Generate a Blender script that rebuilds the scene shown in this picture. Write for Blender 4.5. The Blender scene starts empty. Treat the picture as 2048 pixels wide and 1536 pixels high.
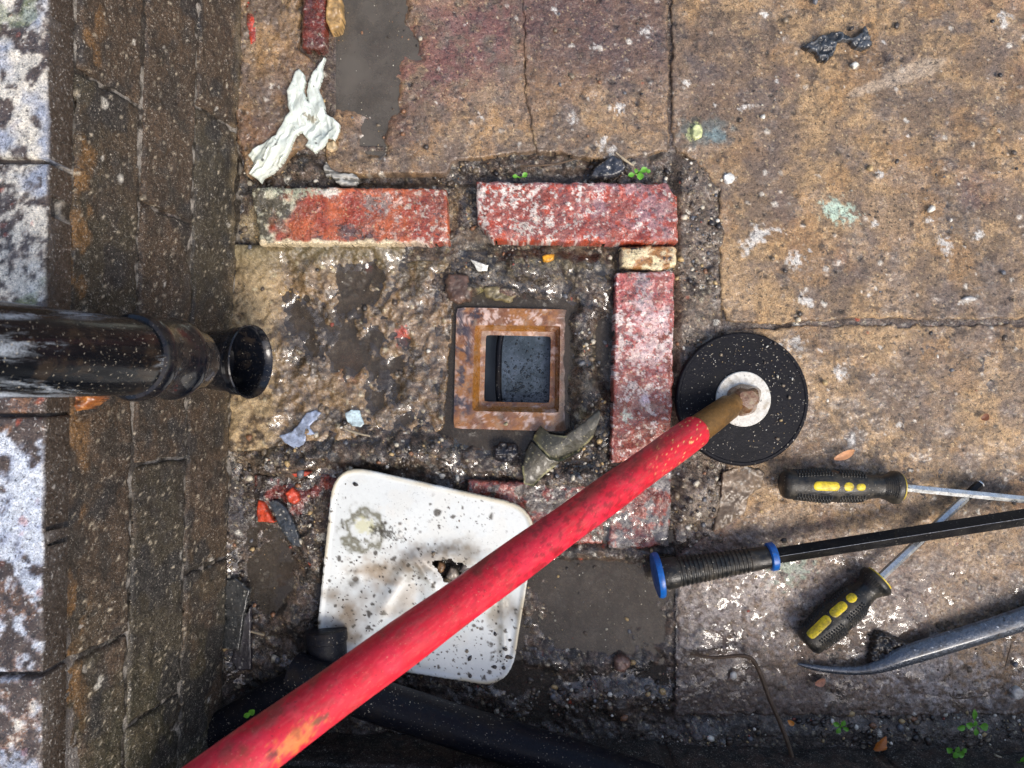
import bpy, math, random
import numpy as np
from mathutils import Vector, Matrix

# ------------------------------------------------------------------ camera, sky, sun, exposure
scene = bpy.context.scene
H = 0.77                      # camera height above the paving, metres
F = 1450.0                    # focal length in pixels of a 2048 px wide picture
cam_d = bpy.data.cameras.new('camera'); cam = bpy.data.objects.new('camera', cam_d)
scene.collection.objects.link(cam); scene.camera = cam
cam.location = (0, 0, H); cam.rotation_euler = (0, 0, 0)
cam_d.sensor_width = 36; cam_d.lens = 36*F/2048
cam_d.clip_start = 0.01; cam_d.clip_end = 200
cam_d.dof.use_dof = True; cam_d.dof.focus_distance = 0.76; cam_d.dof.aperture_fstop = 13.0

world = bpy.data.worlds.new('World'); scene.world = world; world.use_nodes = True
wn = world.node_tree.nodes; wl = world.node_tree.links
bg = wn['Background']; sky = wn.new('ShaderNodeTexSky'); sky.sky_type = 'NISHITA'
sky.sun_disc = False; sky.sun_elevation = math.radians(52); sky.sun_rotation = math.radians(143)
sky.air_density = 1.0; sky.dust_density = 4.0; sky.ozone_density = 1.0
wl.new(sky.outputs[0], bg.inputs[0]); bg.inputs[1].default_value = 0.15
sun_d = bpy.data.lights.new('sun', 'SUN'); sun = bpy.data.objects.new('sun', sun_d)
scene.collection.objects.link(sun)
sun_d.energy = 1.3; sun_d.angle = math.radians(22); sun_d.color = (1, .96, .9)
el, az = math.radians(52), math.radians(143)
sdir = Vector((math.cos(el)*math.sin(az), math.cos(el)*math.cos(az), math.sin(el)))
sun.rotation_euler = sdir.to_track_quat('Z', 'Y').to_euler()
scene.view_settings.view_transform = 'Standard'; scene.view_settings.look = 'None'
scene.view_settings.exposure = 0.62; scene.view_settings.gamma = 1
scene.view_settings.use_curve_mapping = False

random.seed(7)
S = H/F
COL = scene.collection

# ------------------------------------------------------------------ noise
def _h(ix, iy, seed):
    n = (ix.astype(np.int64)*374761393 + iy.astype(np.int64)*668265263 + seed*974634777) & 0xffffffff
    n = ((n ^ (n >> 13))*1274126177) & 0xffffffff
    n = ((n ^ (n >> 16))*2246822519) & 0xffffffff
    return ((n ^ (n >> 15)) & 0xffffff)/16777215.0
def vn(x, y, seed=0):
    ix = np.floor(x); iy = np.floor(y); fx = x-ix; fy = y-iy
    fx = fx*fx*fx*(fx*(fx*6-15)+10); fy = fy*fy*fy*(fy*(fy*6-15)+10)
    a = _h(ix, iy, seed); b = _h(ix+1, iy, seed); c = _h(ix, iy+1, seed); d = _h(ix+1, iy+1, seed)
    return (a*(1-fx)+b*fx)*(1-fy)+(c*(1-fx)+d*fx)*fy
def fbm(u, v, size, oct=4, seed=0, gain=.5):
    s = 0; a = 1; t = 0; f = 1/size
    for i in range(oct):
        s = s + a*vn(u*f+i*17.3, v*f-i*9.1, seed+i*31); t += a; a *= gain; f *= 2.03
    return s/t
def ridged(u, v, size, oct=3, seed=0):
    s = 0; a = 1; t = 0; f = 1/size
    for i in range(oct):
        s = s + a*(1-np.abs(2*vn(u*f+i*7.7, v*f+i*3.1, seed+i*13)-1)); t += a; a *= .5; f *= 2.1
    return s/t
def ss(x, a, b):
    t = np.clip((x-a)/(b-a), 0, 1); return t*t*(3-2*t)
def spots(u, v, cell, prob, rmin, rmax, seed=0, edge=.35):
    """round-ish specks: returns (mask, id)"""
    m = np.zeros_like(u); idv = np.zeros_like(u)
    cu = np.floor(u/cell); cv = np.floor(v/cell)
    wob = (vn(u/(rmax*.7+.1), v/(rmax*.7+.1), seed+5)-.5)*rmax*.9
    for i in (-1, 0, 1):
        for j in (-1, 0, 1):
            a = cu+i; b = cv+j
            on = _h(a, b, seed) < prob
            px = (a+_h(a, b, seed+1))*cell; py = (b+_h(a, b, seed+2))*cell
            r = rmin+(rmax-rmin)*_h(a, b, seed+3)**2.5
            d = np.hypot(u-px, v-py)+wob
            q = on*np.clip((r-d)/(r*edge+.01), 0, 1)
            idv = np.where(q > m, _h(a, b, seed+4), idv); m = np.maximum(m, q)
    return m, idv
def L(*c): return np.array(c, float)
def srgb(r, g, b):
    f = lambda x: (x/255/12.92) if x/255 <= .04045 else ((x/255+.055)/1.055)**2.4
    return np.array([f(r), f(g), f(b)])
def mx(c, t, a):
    a = np.asarray(a)[..., None]; return c*(1-a)+t*a
def blob(c, u, v, x, y, rx, ry, col, al=1., rot=0., soft=.5, seed=0, rough=.6, nz=.35):
    ca, sa = math.cos(rot), math.sin(rot)
    du = (u-x)*ca+(v-y)*sa; dv = -(u-x)*sa+(v-y)*ca
    d = np.hypot(du/rx, dv/ry)
    sel = d < 2.2
    if not sel.any(): return c
    n = fbm(u[sel], v[sel], max(4, min(rx, ry)*nz), 3, seed+int(x*7+y))
    q = 1-ss(d[sel]+(n-.5)*rough*2, 1-soft, 1+soft*.3)
    c[sel] = mx(c[sel], col, q*al); return c
def psdf(u, v, poly):
    """signed distance to a polygon, positive inside"""
    p = np.array(poly, float); n = len(p)
    d = np.full(u.shape, 1e18); ins = np.zeros(u.shape, bool)
    for i in range(n):
        a = p[i]; b = p[(i+1) % n]; e = b-a
        wx = u-a[0]; wy = v-a[1]
        t = np.clip((wx*e[0]+wy*e[1])/(e@e), 0, 1)
        d = np.minimum(d, (wx-e[0]*t)**2+(wy-e[1]*t)**2)
        c = ((a[1] <= v) & (b[1] > v)) | ((b[1] <= v) & (a[1] > v))
        if abs(e[1]) > 1e-9:
            xi = a[0]+(v-a[1])/e[1]*e[0]
            ins ^= c & (u < xi)
    d = np.sqrt(d); return np.where(ins, d, -d)

# ------------------------------------------------------------------ objects
def link(name, me, parent=None, mat=None):
    o = bpy.data.objects.new(name, me); COL.objects.link(o)
    if parent: o.parent = parent
    if mat: me.materials.append(mat)
    return o
def tag(o, label=None, cat=None, group=None, kind=None):
    if label: o['label'] = label
    if cat: o['category'] = cat
    if group: o['group'] = group
    if kind: o['kind'] = kind
    return o
def empty(name, label, cat, loc=(0, 0, 0), group=None):
    o = bpy.data.objects.new(name, None); COL.objects.link(o); o.location = loc
    o.empty_display_size = .02
    return tag(o, label, cat, group)
def mesh_np(name, V, Q, tint=None, wet=None, smooth=True, tris=None):
    me = bpy.data.meshes.new(name)
    nq = len(Q); nt = 0 if tris is None else len(tris)
    me.vertices.add(len(V)); me.vertices.foreach_set('co', V.astype(np.float32).ravel())
    me.loops.add(nq*4+nt*3); me.polygons.add(nq+nt)
    li = Q.ravel() if nt == 0 else np.concatenate([Q.ravel(), tris.ravel()])
    me.loops.foreach_set('vertex_index', li.astype(np.int32))
    ls = np.concatenate([np.arange(nq)*4, nq*4+np.arange(nt)*3])
    me.polygons.foreach_set('loop_start', ls.astype(np.int32))
    me.update(calc_edges=True)
    if smooth: me.polygons.foreach_set('use_smooth', np.ones(nq+nt, bool))
    if tint is not None:
        a = me.attributes.new('tint', 'FLOAT_COLOR', 'POINT')
        c = np.ones((len(V), 4), np.float32); c[:, :3] = tint; a.data.foreach_set('color', c.ravel())
    if wet is not None:
        a = me.attributes.new('wet', 'FLOAT', 'POINT'); a.data.foreach_set('value', np.asarray(wet, np.float32))
    return me
def gmap(zref):
    """paving pixels at height zref -> world"""
    k = (H-zref)/F
    return lambda u, v, h: np.stack([(u-1024)*k, (768-v)*k, h], -1)
def hf(name, parent, poly, col, mat, ztop=0., thick=.02, r=3., step=2.5, surf=None, sc=S,
       mp=None, wob=2.5, wobsize=18, hole=None, seed=1, local=None):
    """a slab, brick or patch as a displaced height field with rounded, uneven edges; r and step in plan units"""
    P = np.array(poly, float); pad = wob+step*3
    us = np.arange(P[:, 0].min()-pad, P[:, 0].max()+pad+step, step)
    vs = np.arange(P[:, 1].min()-pad, P[:, 1].max()+pad+step, step)
    U, V = np.meshgrid(us, vs)
    d = psdf(U, V, poly)+(fbm(U, V, wobsize, 3, seed)-.5)*2*wob
    z = np.zeros_like(U) if surf is None else surf(U, V)
    dd = np.clip(d, 0, r); z = z-(r-np.sqrt(np.maximum(r*r-(r-dd)**2, 0)))*sc
    gv, gu = np.gradient(d, step); gm = np.maximum(np.hypot(gu, gv), .3)
    on = (d > -.5*step) & (d < .5*step); out = d <= -.5*step
    sh = np.where(on | out, -d/gm**2, 0.)+np.where(out, -.12*step/gm, 0.)
    sh = np.clip(sh, -.6*step, 2.2*step)
    z = np.where(out, -thick, z)
    keepv = d > -1.5*step; Us = U+gu*sh; Vs = V+gv*sh
    if hole is not None: keepv &= ~hole(U, V)
    kq = keepv[:-1, :-1] & keepv[1:, :-1] & keepv[:-1, 1:] & keepv[1:, 1:]
    idx = np.arange(U.size).reshape(U.shape)
    Q = np.stack([idx[:-1, :-1][kq], idx[1:, :-1][kq], idx[1:, 1:][kq], idx[:-1, 1:][kq]], -1)
    used = np.unique(Q); rm = np.full(U.size, -1); rm[used] = np.arange(len(used)); Q = rm[Q]
    u = U.ravel()[used]; v = V.ravel()[used]; zz = z.ravel()[used]; us_ = Us.ravel()[used]; vs_ = Vs.ravel()[used]
    c, w = col(u, v); c = np.array(np.broadcast_to(c, (len(u), 3)))
    w = np.broadcast_to(w, u.shape)
    m = mp or gmap(ztop)
    X = m(us_, vs_, zz+ztop)
    if local is not None: X = X-np.array(local)
    me = mesh_np(name, X, Q, np.clip(c, .002, .95), np.clip(w, 0, 1))
    return link(name, me, parent, mat)
def frame_for(ax):
    ax = Vector(ax).normalized(); up = Vector((0, 0, 1)) if abs(ax.z) < .95 else Vector((0, 1, 0))
    s = ax.cross(up).normalized(); t = s.cross(ax).normalized(); return ax, s, t
def lathe(name, parent, p0, axis, prof, mat, seg=40, tint=None, wet=None, sq=None, sharp=35, org=(0, 0, 0), ph=.5):
    """prof: (distance along axis, radius); s,t frame with t the upward side"""
    ax, s, t = frame_for(axis); V = []; p0 = Vector(p0)-Vector(org)
    for (d, r) in prof:
        for k in range(seg):
            a = 2*math.pi*(k+ph)/seg; rr = r*(sq(a, d) if sq else 1)
            V.append(p0+ax*d+s*(math.cos(a)*rr)+t*(math.sin(a)*rr))
    Q = []
    for i in range(len(prof)-1):
        for k in range(seg):
            k2 = (k+1) % seg; Q.append((i*seg+k, i*seg+k2, (i+1)*seg+k2, (i+1)*seg+k))
    V = np.array([tuple(x) for x in V]); Q = np.array(Q)
    n = len(prof); T = None
    if prof[0][1] > 1e-4 and prof[-1][1] > 1e-4 and prof[0] != prof[-1]:
        pass
    ti = None if tint is None else tint(V+np.array(org))
    we = None if wet is None else np.full(len(V), wet)
    me = mesh_np(name, V, Q, ti, we); me.set_sharp_from_angle(angle=math.radians(sharp))
    return link(name, me, parent, mat)
def tube(name, parent, pts, rad, mat, seg=16, flat=1., tint=None, org=(0, 0, 0), nsub=1):
    P = [Vector(p)-Vector(org) for p in pts]
    R = [rad]*len(P) if not hasattr(rad, '__len__') else list(rad)
    if nsub > 1:   # Catmull-Rom
        NP, NR = [], []
        for i in range(len(P)-1):
            a = P[max(i-1, 0)]; b = P[i]; c = P[i+1]; d = P[min(i+2, len(P)-1)]
            for j in range(nsub):
                t = j/nsub
                NP.append(.5*((2*b)+(c-a)*t+(2*a-5*b+4*c-d)*t*t+(3*b-a-3*c+d)*t**3)); NR.append(R[i]*(1-t)+R[i+1]*t)
        P = NP+[P[-1]]; R = NR+[R[-1]]
    V = []; n = len(P); up = Vector((0, 0, 1))
    for i in range(n):
        tg = (P[min(i+1, n-1)]-P[max(i-1, 0)]).normalized()
        s = tg.cross(up)
        s = s.normalized() if s.length > 1e-5 else Vector((1, 0, 0)); t = s.cross(tg).normalized()
        for k in range(seg):
            a = 2*math.pi*k/seg; V.append(P[i]+s*(math.cos(a)*R[i])+t*(math.sin(a)*R[i]*flat))
    Q = [(i*seg+k, i*seg+(k+1) % seg, (i+1)*seg+(k+1) % seg, (i+1)*seg+k) for i in range(n-1) for k in range(seg)]
    V.append(P[0]); V.append(P[-1]); T = []
    for k in range(seg):
        T.append((n*seg, (k+1) % seg, k)); T.append((n*seg+1, (n-1)*seg+k, (n-1)*seg+(k+1) % seg))
    V = np.array([tuple(x) for x in V])
    ti = None if tint is None else tint(V+np.array(org))
    me = mesh_np(name, V, np.array(Q), ti, None if tint is None else np.full(len(V), .6), True, np.array(T))
    me.set_sharp_from_angle(angle=math.radians(50))
    return link(name, me, parent, mat)
def W(u, v, z=0.):
    k = (H-z)/F; return Vector(((u-1024)*k, (768-v)*k, z))
def toP(X):
    k = F/(H-X[:, 2]); return 1024+X[:, 0]*k, 768-X[:, 1]*k

# ------------------------------------------------------------------ materials
class NT:
    def __init__(s, name):
        s.m = bpy.data.materials.new(name); s.m.use_nodes = True
        s.t = s.m.node_tree; s.n = s.t.nodes; s.l = s.t.links
        s.b = s.n['Principled BSDF']
        s.geo = s.n.new('ShaderNodeNewGeometry')
    def k(s, a, b): s.l.new(a, b)
    def noise(s, scale, detail=3, rough=.6, dist=0., vec=None):
        x = s.n.new('ShaderNodeTexNoise'); x.inputs['Scale'].default_value = scale
        x.inputs['Detail'].default_value = detail; x.inputs['Roughness'].default_value = rough
        x.inputs['Distortion'].default_value = dist
        s.k(vec or s.geo.outputs['Position'], x.inputs['Vector']); return x.outputs[0]
    def voro(s, scale, feat='F1'):
        x = s.n.new('ShaderNodeTexVoronoi'); x.inputs['Scale'].default_value = scale; x.feature = feat
        s.k(s.geo.outputs['Position'], x.inputs['Vector']); return x.outputs['Distance']
    def rng(s, x, a, b, c=0., d=1.):
        r = s.n.new('ShaderNodeMapRange'); r.inputs[1].default_value = a; r.inputs[2].default_value = b
        r.inputs[3].default_value = c; r.inputs[4].default_value = d; s.k(x, r.inputs[0]); return r.outputs[0]
    def math(s, op, a, b=None):
        r = s.n.new('ShaderNodeMath'); r.operation = op
        for i, x in enumerate((a, b)):
            if x is None: continue
            if isinstance(x, (int, float)): r.inputs[i].default_value = x
            else: s.k(x, r.inputs[i])
        return r.outputs[0]
    def mixc(s, fac, a, b, mode='MIX'):
        r = s.n.new('ShaderNodeMix'); r.data_type = 'RGBA'; r.blend_type = mode
        for i, x in ((0, fac), (6, a), (7, b)):
            if isinstance(x, (int, float)): r.inputs[i].default_value = x
            elif isinstance(x, (tuple, list, np.ndarray)): r.inputs[i].default_value = (*[float(q) for q in x][:3], 1)
            else: s.k(x, r.inputs[i])
        return r.outputs[2]
    def attr(s, name):
        a = s.n.new('ShaderNodeAttribute'); a.attribute_name = name; return a
    def bump(s, h, strength, dist, prev=None):
        b = s.n.new('ShaderNodeBump'); b.inputs['Strength'].default_value = strength
        b.inputs['Distance'].default_value = dist; s.k(h, b.inputs['Height'])
        if prev is not None: s.k(prev, b.inputs['Normal'])
        return b.outputs[0]

def stone_mat(name, bump=1., speck=.35, grain=.55, dry=.75, wetr=.22, coat=.8, speck_col=(.6, .55, .42), sscale=420, glint=1., pit=.75):
    t = NT(name); tint = t.attr('tint').outputs['Color']; wet = t.attr('wet').outputs['Fac']
    n1 = t.noise(260, 4, .7); n2 = t.noise(900, 3, .8); n3 = t.noise(90, 3, .6); n4 = t.noise(520, 2, .7, .4)
    f = t.math('MULTIPLY', t.rng(n1, .3, .7, 1-grain*.8, 1+grain*.8), t.rng(n2, .32, .68, 1-grain*1.3, 1+grain*1.3))
    c = t.mixc(1., tint, f, 'MULTIPLY')
    c = t.mixc(t.rng(n4, .55, .72, 0, .45*grain), c, t.mixc(.35, tint, (.75, .68, .58)))
    sp = t.noise(sscale, 2, .6, .3)
    sm = t.math('MULTIPLY', t.rng(sp, .63, .67), t.rng(n3, .42, .62, .15, 1.))
    c = t.mixc(t.math('MULTIPLY', sm, speck), c, speck_col)
    sp2 = t.noise(sscale*2.2, 1, .5, .2)
    c = t.mixc(t.math('MULTIPLY', t.rng(sp2, .68, .71), speck*.9), c, speck_col)
    dk = t.noise(330, 2, .6, .2)
    c = t.mixc(t.rng(dk, .40, .33, 0., pit), c, (.012, .009, .007))
    t.k(c, t.b.inputs['Base Color'])
    rg = t.rng(wet, 0, 1, dry, wetr)
    rg = t.math('ADD', rg, t.rng(n1, .3, .7, -.1, .12)); t.k(rg, t.b.inputs['Roughness'])
    b1 = t.bump(n1, .6*bump, .0018); b2 = t.bump(n2, .8*bump, .0008, b1); b3 = t.bump(sp, .6*bump, .0010, b2)
    t.k(b3, t.b.inputs['Normal'])
    patch = t.rng(t.noise(75, 4, .65, .5), .42, .58, .25, 1.)
    cw = t.math('MULTIPLY', t.math('MULTIPLY', t.rng(wet, .1, .8), patch), coat)
    t.k(cw, t.b.inputs['Coat Weight']); t.b.inputs['Coat Roughness'].default_value = .07
    t.b.inputs['Coat IOR'].default_value = 1.7
    cb = t.bump(t.noise(200, 3, .55, .8), 1., .0018*glint); cb2 = t.bump(n4, .4, .0006*glint, cb)
    t.k(cb2, t.b.inputs['Coat Normal'])
    return t.m
def gloss_mat(name, col, rough=.3, dirt=(.05, .04, .03), dirt_amt=.3, speck=.3, metal=0., bump=.15, coat=0.,
              use_tint=False, dscale=60, scol=(.55, .5, .4), sscale=500, wear=None, var=.25, spec=.5):
    t = NT(name); n1 = t.noise(dscale, 4, .7); n2 = t.noise(sscale, 2, .6, .2); n3 = t.noise(260, 4, .7)
    base = t.attr('tint').outputs['Color'] if use_tint else tuple(col)
    c = t.mixc(1., base, t.rng(n3, .3, .7, 1-var, 1+var), 'MULTIPLY')
    c = t.mixc(t.rng(n1, .62-dirt_amt*.35, .72, 0., .85), c, dirt)
    sm = t.math('MULTIPLY', t.rng(n2, .66, .70), t.rng(t.noise(45, 3, .6), .4, .6, .1, 1))
    c = t.mixc(t.math('MULTIPLY', sm, speck), c, scol)
    sd = t.math('MULTIPLY', t.rng(t.noise(sscale*.8, 2, .6, .2), .35, .31), t.rng(t.noise(38, 3, .6), .4, .6, .1, 1))
    c = t.mixc(t.math('MULTIPLY', sd, min(1, speck*1.5)), c, (.02, .016, .013))
    t.k(c, t.b.inputs['Base Color']); t.b.inputs['Metallic'].default_value = metal; t.b.inputs['Specular IOR Level'].default_value = spec
    t.k(t.rng(n1, .4, .7, rough, min(.9, rough+.35)), t.b.inputs['Roughness'])
    b = t.bump(n3, bump, .001); b = t.bump(n2, bump*1.2, .0008, b); t.k(b, t.b.inputs['Normal'])
    if coat: t.b.inputs['Coat Weight'].default_value = coat; t.b.inputs['Coat Roughness'].default_value = .04
    return t.m
M = {}
M['slab'] = stone_mat('sandstone', 1.1, .3, .5, .7, .3, .7)
M['brick'] = stone_mat('wet_brick', 1.0, .45, .38, .6, .2, 1., (.66, .6, .52), 520)
M['soil'] = stone_mat('wet_soil', 1.5, .45, .75, .8, .25, .8, (.5, .44, .33), 380)
M['mortar'] = stone_mat('mortar', 1.0, .4, .45, .75, .2, 1., (.62, .56, .42), 360, 1., .35)
M['wall'] = stone_mat('wall_brick', 1.6, .75, .65, .75, .4, .45, (.66, .60, .50), 480)
M['ledge'] = stone_mat('ledge_paint_sky_sheen', 1.3, .5, .5, .6, .2, .8, (.75, .73, .68), 260)
M['black'] = gloss_mat('black_gloss_paint', (.004, .005, .008), .1, (.03, .022, .016), .35, .5, coat=.45, dscale=45, bump=.10, spec=.3)
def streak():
    t = NT('black_paint_highlight_streaks'); mp = t.n.new('ShaderNodeMapping'); mp.inputs['Scale'].default_value = (1, 1, .10)
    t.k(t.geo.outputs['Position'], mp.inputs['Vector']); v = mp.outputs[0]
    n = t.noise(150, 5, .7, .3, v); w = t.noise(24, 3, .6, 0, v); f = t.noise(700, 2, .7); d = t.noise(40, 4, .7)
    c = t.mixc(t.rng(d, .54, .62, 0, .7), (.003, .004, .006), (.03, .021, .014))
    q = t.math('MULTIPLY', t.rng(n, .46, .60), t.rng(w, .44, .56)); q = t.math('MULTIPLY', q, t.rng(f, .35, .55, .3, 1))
    c = t.mixc(q, c, (.55, .62, .70))  # pale streaks along the pipe: sky highlight painted in over scuffed paint
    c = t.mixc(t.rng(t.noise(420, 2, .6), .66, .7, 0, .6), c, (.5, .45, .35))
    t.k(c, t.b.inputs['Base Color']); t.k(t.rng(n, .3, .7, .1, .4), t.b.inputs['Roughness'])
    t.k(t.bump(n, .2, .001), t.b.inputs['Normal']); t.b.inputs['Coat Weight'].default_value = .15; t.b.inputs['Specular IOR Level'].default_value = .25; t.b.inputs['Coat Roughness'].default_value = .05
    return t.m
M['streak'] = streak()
M['blackpipe'] = gloss_mat('black_plastic', (.007, .008, .012), .3, (.02, .016, .013), .3, .7, bump=.2, dscale=30, spec=.14)
M['rubber'] = gloss_mat('black_rubber', (.004, .004, .007), .42, (.012, .012, .013), .4, .7, bump=.25, dscale=40, sscale=420, spec=.18)
M['grip'] = gloss_mat('grip_rubber', (.012, .013, .013), .28, (.075, .062, .042), .55, .6, bump=.3, dscale=70, spec=.4)
M['grip_dark'] = gloss_mat('grip_pattern_rubber', (.010, .010, .010), .3, (.03, .025, .02), .2, .1, bump=.1)
M['red'] = gloss_mat('red_plastic', (.62, .012, .03), .34, (.22, .035, .02), .12, .3, bump=.10, use_tint=True, dscale=35, sscale=650, scol=(.7, .5, .3), var=.12)
M['brass'] = gloss_mat('tarnished_brass', (.20, .105, .030), .36, (.06, .04, .02), .4, .3, metal=.35, bump=.2)
M['washer'] = gloss_mat('white_washer', (.62, .60, .54), .4, (.28, .22, .14), .35, .4, dscale=90)
M['cup'] = gloss_mat('rusty_fitting', (.16, .075, .035), .25, (.3, .25, .15), .4, .5, bump=.5, dscale=130, coat=.6)
M['yellow'] = gloss_mat('yellow_plastic', (.75, .56, .015), .35, (.10, .075, .03), .6, .8, bump=.15, dscale=110)
M['blue'] = gloss_mat('blue_plastic', (.005, .10, .38), .28, (.03, .05, .08), .2, .35, bump=.15)
M['steel'] = gloss_mat('bright_steel', (.62, .64, .63), .22, (.25, .22, .17), .12, .25, metal=.75, bump=.06, dscale=90)
M['darksteel'] = gloss_mat('dark_bar', (.006, .006, .007), .3, (.02, .018, .015), .3, .3, bump=.5, dscale=80, coat=.12, sscale=420, spec=.2)
M['barsteel'] = gloss_mat('worn_steel_glints', (.10, .115, .14), .2, (.04, .035, .03), .35, .9, metal=.5, bump=1.1, dscale=110, coat=.9, sscale=230, scol=(.62, .66, .72))  # bluish white specks are glints painted into the steel colour
M['print'] = gloss_mat('black_print', (.02, .02, .02), .5, speck=0, bump=0)
M['plate'] = gloss_mat('white_plastic', (.8, .8, .78), .28, (.72, .70, .64), .05, .25, bump=.04, use_tint=True, dscale=20, sscale=420, scol=(.7, .68, .6), var=.04)
M['rag'] = gloss_mat('thin_film', (.5, .55, .52), .26, (.55, .55, .5), .1, .15, bump=.15, use_tint=True, dscale=70, var=.12)
M['glaze'] = gloss_mat('brown_plastic', (.33, .12, .035), .14, (.30, .20, .12), .25, .5, bump=.3, use_tint=True, dscale=80, sscale=600, coat=.8, scol=(.65, .45, .3))
M['slate'] = gloss_mat('slate', (.04, .045, .055), .2, (.03, .028, .025), .3, .5, bump=.35, use_tint=True, dscale=90, coat=.5)
M['shard'] = gloss_mat('stone_shard', (.1, .1, .08), .3, (.05, .04, .03), .2, .5, bump=.6, use_tint=True, dscale=90, coat=.4, sscale=420)
M['leaf'] = gloss_mat('green_leaf', (.10, .30, .02), .35, (.1, .2, .03), .1, .1, bump=.2)
M['twig'] = gloss_mat('twig', (.09, .055, .03), .5, (.05, .035, .02), .4, .2, bump=.6)
M['straw'] = gloss_mat('straw', (.4, .33, .22), .5, (.2, .15, .1), .3, .2, bump=.3)
M['deadleaf'] = gloss_mat('dead_leaf', (.25, .10, .03), .35, (.1, .05, .02), .3, .3, bump=.4, use_tint=True)
def water_mat(name, col, alpha, rough=.02, wave=.1, scum=0.):
    t = NT(name); n = t.noise(25, 3, .6)
    c = t.mixc(t.rng(n, .35, .65), tuple(np.array(col)*.8), tuple(np.array(col)*1.25))
    if scum:
        s = t.noise(55, 5, .7, 1.2); c = t.mixc(t.rng(s, .45, .7, 0, scum), c, (.10, .13, .17))
        s = t.voro(420); c = t.mixc(t.rng(s, .25, .1, 0, .5*scum), c, (.18, .21, .24))
    t.k(c, t.b.inputs['Base Color']); t.b.inputs['Roughness'].default_value = rough
    t.b.inputs['IOR'].default_value = 1.33; t.b.inputs['Alpha'].default_value = alpha
    t.b.inputs['Specular IOR Level'].default_value = .6
    t.k(t.bump(t.noise(40, 2, .5), wave, .001), t.b.inputs['Normal'])
    return t.m
M['puddle'] = water_mat('murky_water', (.092, .082, .068), .76, .03, .4)
M['greypuddle'] = water_mat('grey_murky_water', (.098, .088, .074), .8, .03, .5)
M['darkpuddle'] = water_mat('dark_murky_water', (.060, .050, .040), .68, .03, .4)
M['gullywater'] = water_mat('gully_water', (.045, .062, .078), 1., .06, .2, 1.)
M['bubble'] = water_mat('bubble_film', (.03, .04, .05), 1., .03, 0.)

def film_mat():
    t = NT('water_film'); n = t.n; n.remove(t.b); out = n['Material Output']
    fr = n.new('ShaderNodeLayerWeight')   # Schlick reflectance, the same from both sides of the film
    fac = t.math('ADD', t.math('MULTIPLY', t.math('POWER', fr.outputs['Facing'], 5.), .93), .065)
    tr = n.new('ShaderNodeBsdfTransparent'); tr.inputs[0].default_value = (.95, .94, .92, 1)
    gl = n.new('ShaderNodeBsdfGlossy'); gl.inputs['Roughness'].default_value = .05
    b = t.bump(t.noise(230, 2, .5, .5), .5, .0008); t.k(b, gl.inputs['Normal']); 
    m = n.new('ShaderNodeMixShader'); t.k(fac, m.inputs[0]); t.k(tr.outputs[0], m.inputs[1]); t.k(gl.outputs[0], m.inputs[2])
    t.k(m.outputs[0], out.inputs['Surface']); return t.m
M['film'] = film_mat()
def film(label, box, zf, level, sigma=9., off=-.0003, rip=.0016, keep=None, step=2.6, rs=24, parent=None, seed=1, mp=None, sc=None):
    """clinging water: a smoothed copy of the surface below, seen wherever the stone dips under it"""
    u0, v0, u1, v1 = box; U, V = np.meshgrid(np.arange(u0, u1, step), np.arange(v0, v1, step))
    z = zf(U, V); k = int(3*sigma/step); x = np.arange(-k, k+1)*step; g_ = np.exp(-x*x/2/sigma**2); g_ /= g_.sum()
    zp = np.pad(z, k, mode='edge')
    zp = sum(zp[:, i:i+U.shape[1]]*g_[i] for i in range(2*k+1)); zp = sum(zp[i:i+U.shape[0]]*g_[i] for i in range(2*k+1))
    z = zp+off+(fbm(U, V, rs, 3, 900+seed)-.5)*rip*2+(fbm(U, V, rs*4, 2, 950+seed)-.5)*.0024
    kv = fbm(U, V, 60, 2, 970+seed) > .0
    if keep is not None: kv = keep(U, V)
    kq = kv[:-1, :-1] & kv[1:, :-1] & kv[:-1, 1:] & kv[1:, 1:]; idx = np.arange(U.size).reshape(U.shape)
    Q = np.stack([idx[:-1, :-1][kq], idx[1:, :-1][kq], idx[1:, 1:][kq], idx[:-1, 1:][kq]], -1)
    used = np.unique(Q); rm = np.full(U.size, -1); rm[used] = np.arange(len(used))
    X = (mp or gmap(level))(U.ravel()[used], V.ravel()[used], z.ravel()[used]+level)
    return tag(link('water_film', mesh_np('water_film', X, rm[Q]), None, M['film']), label, kind='structure')

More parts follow.
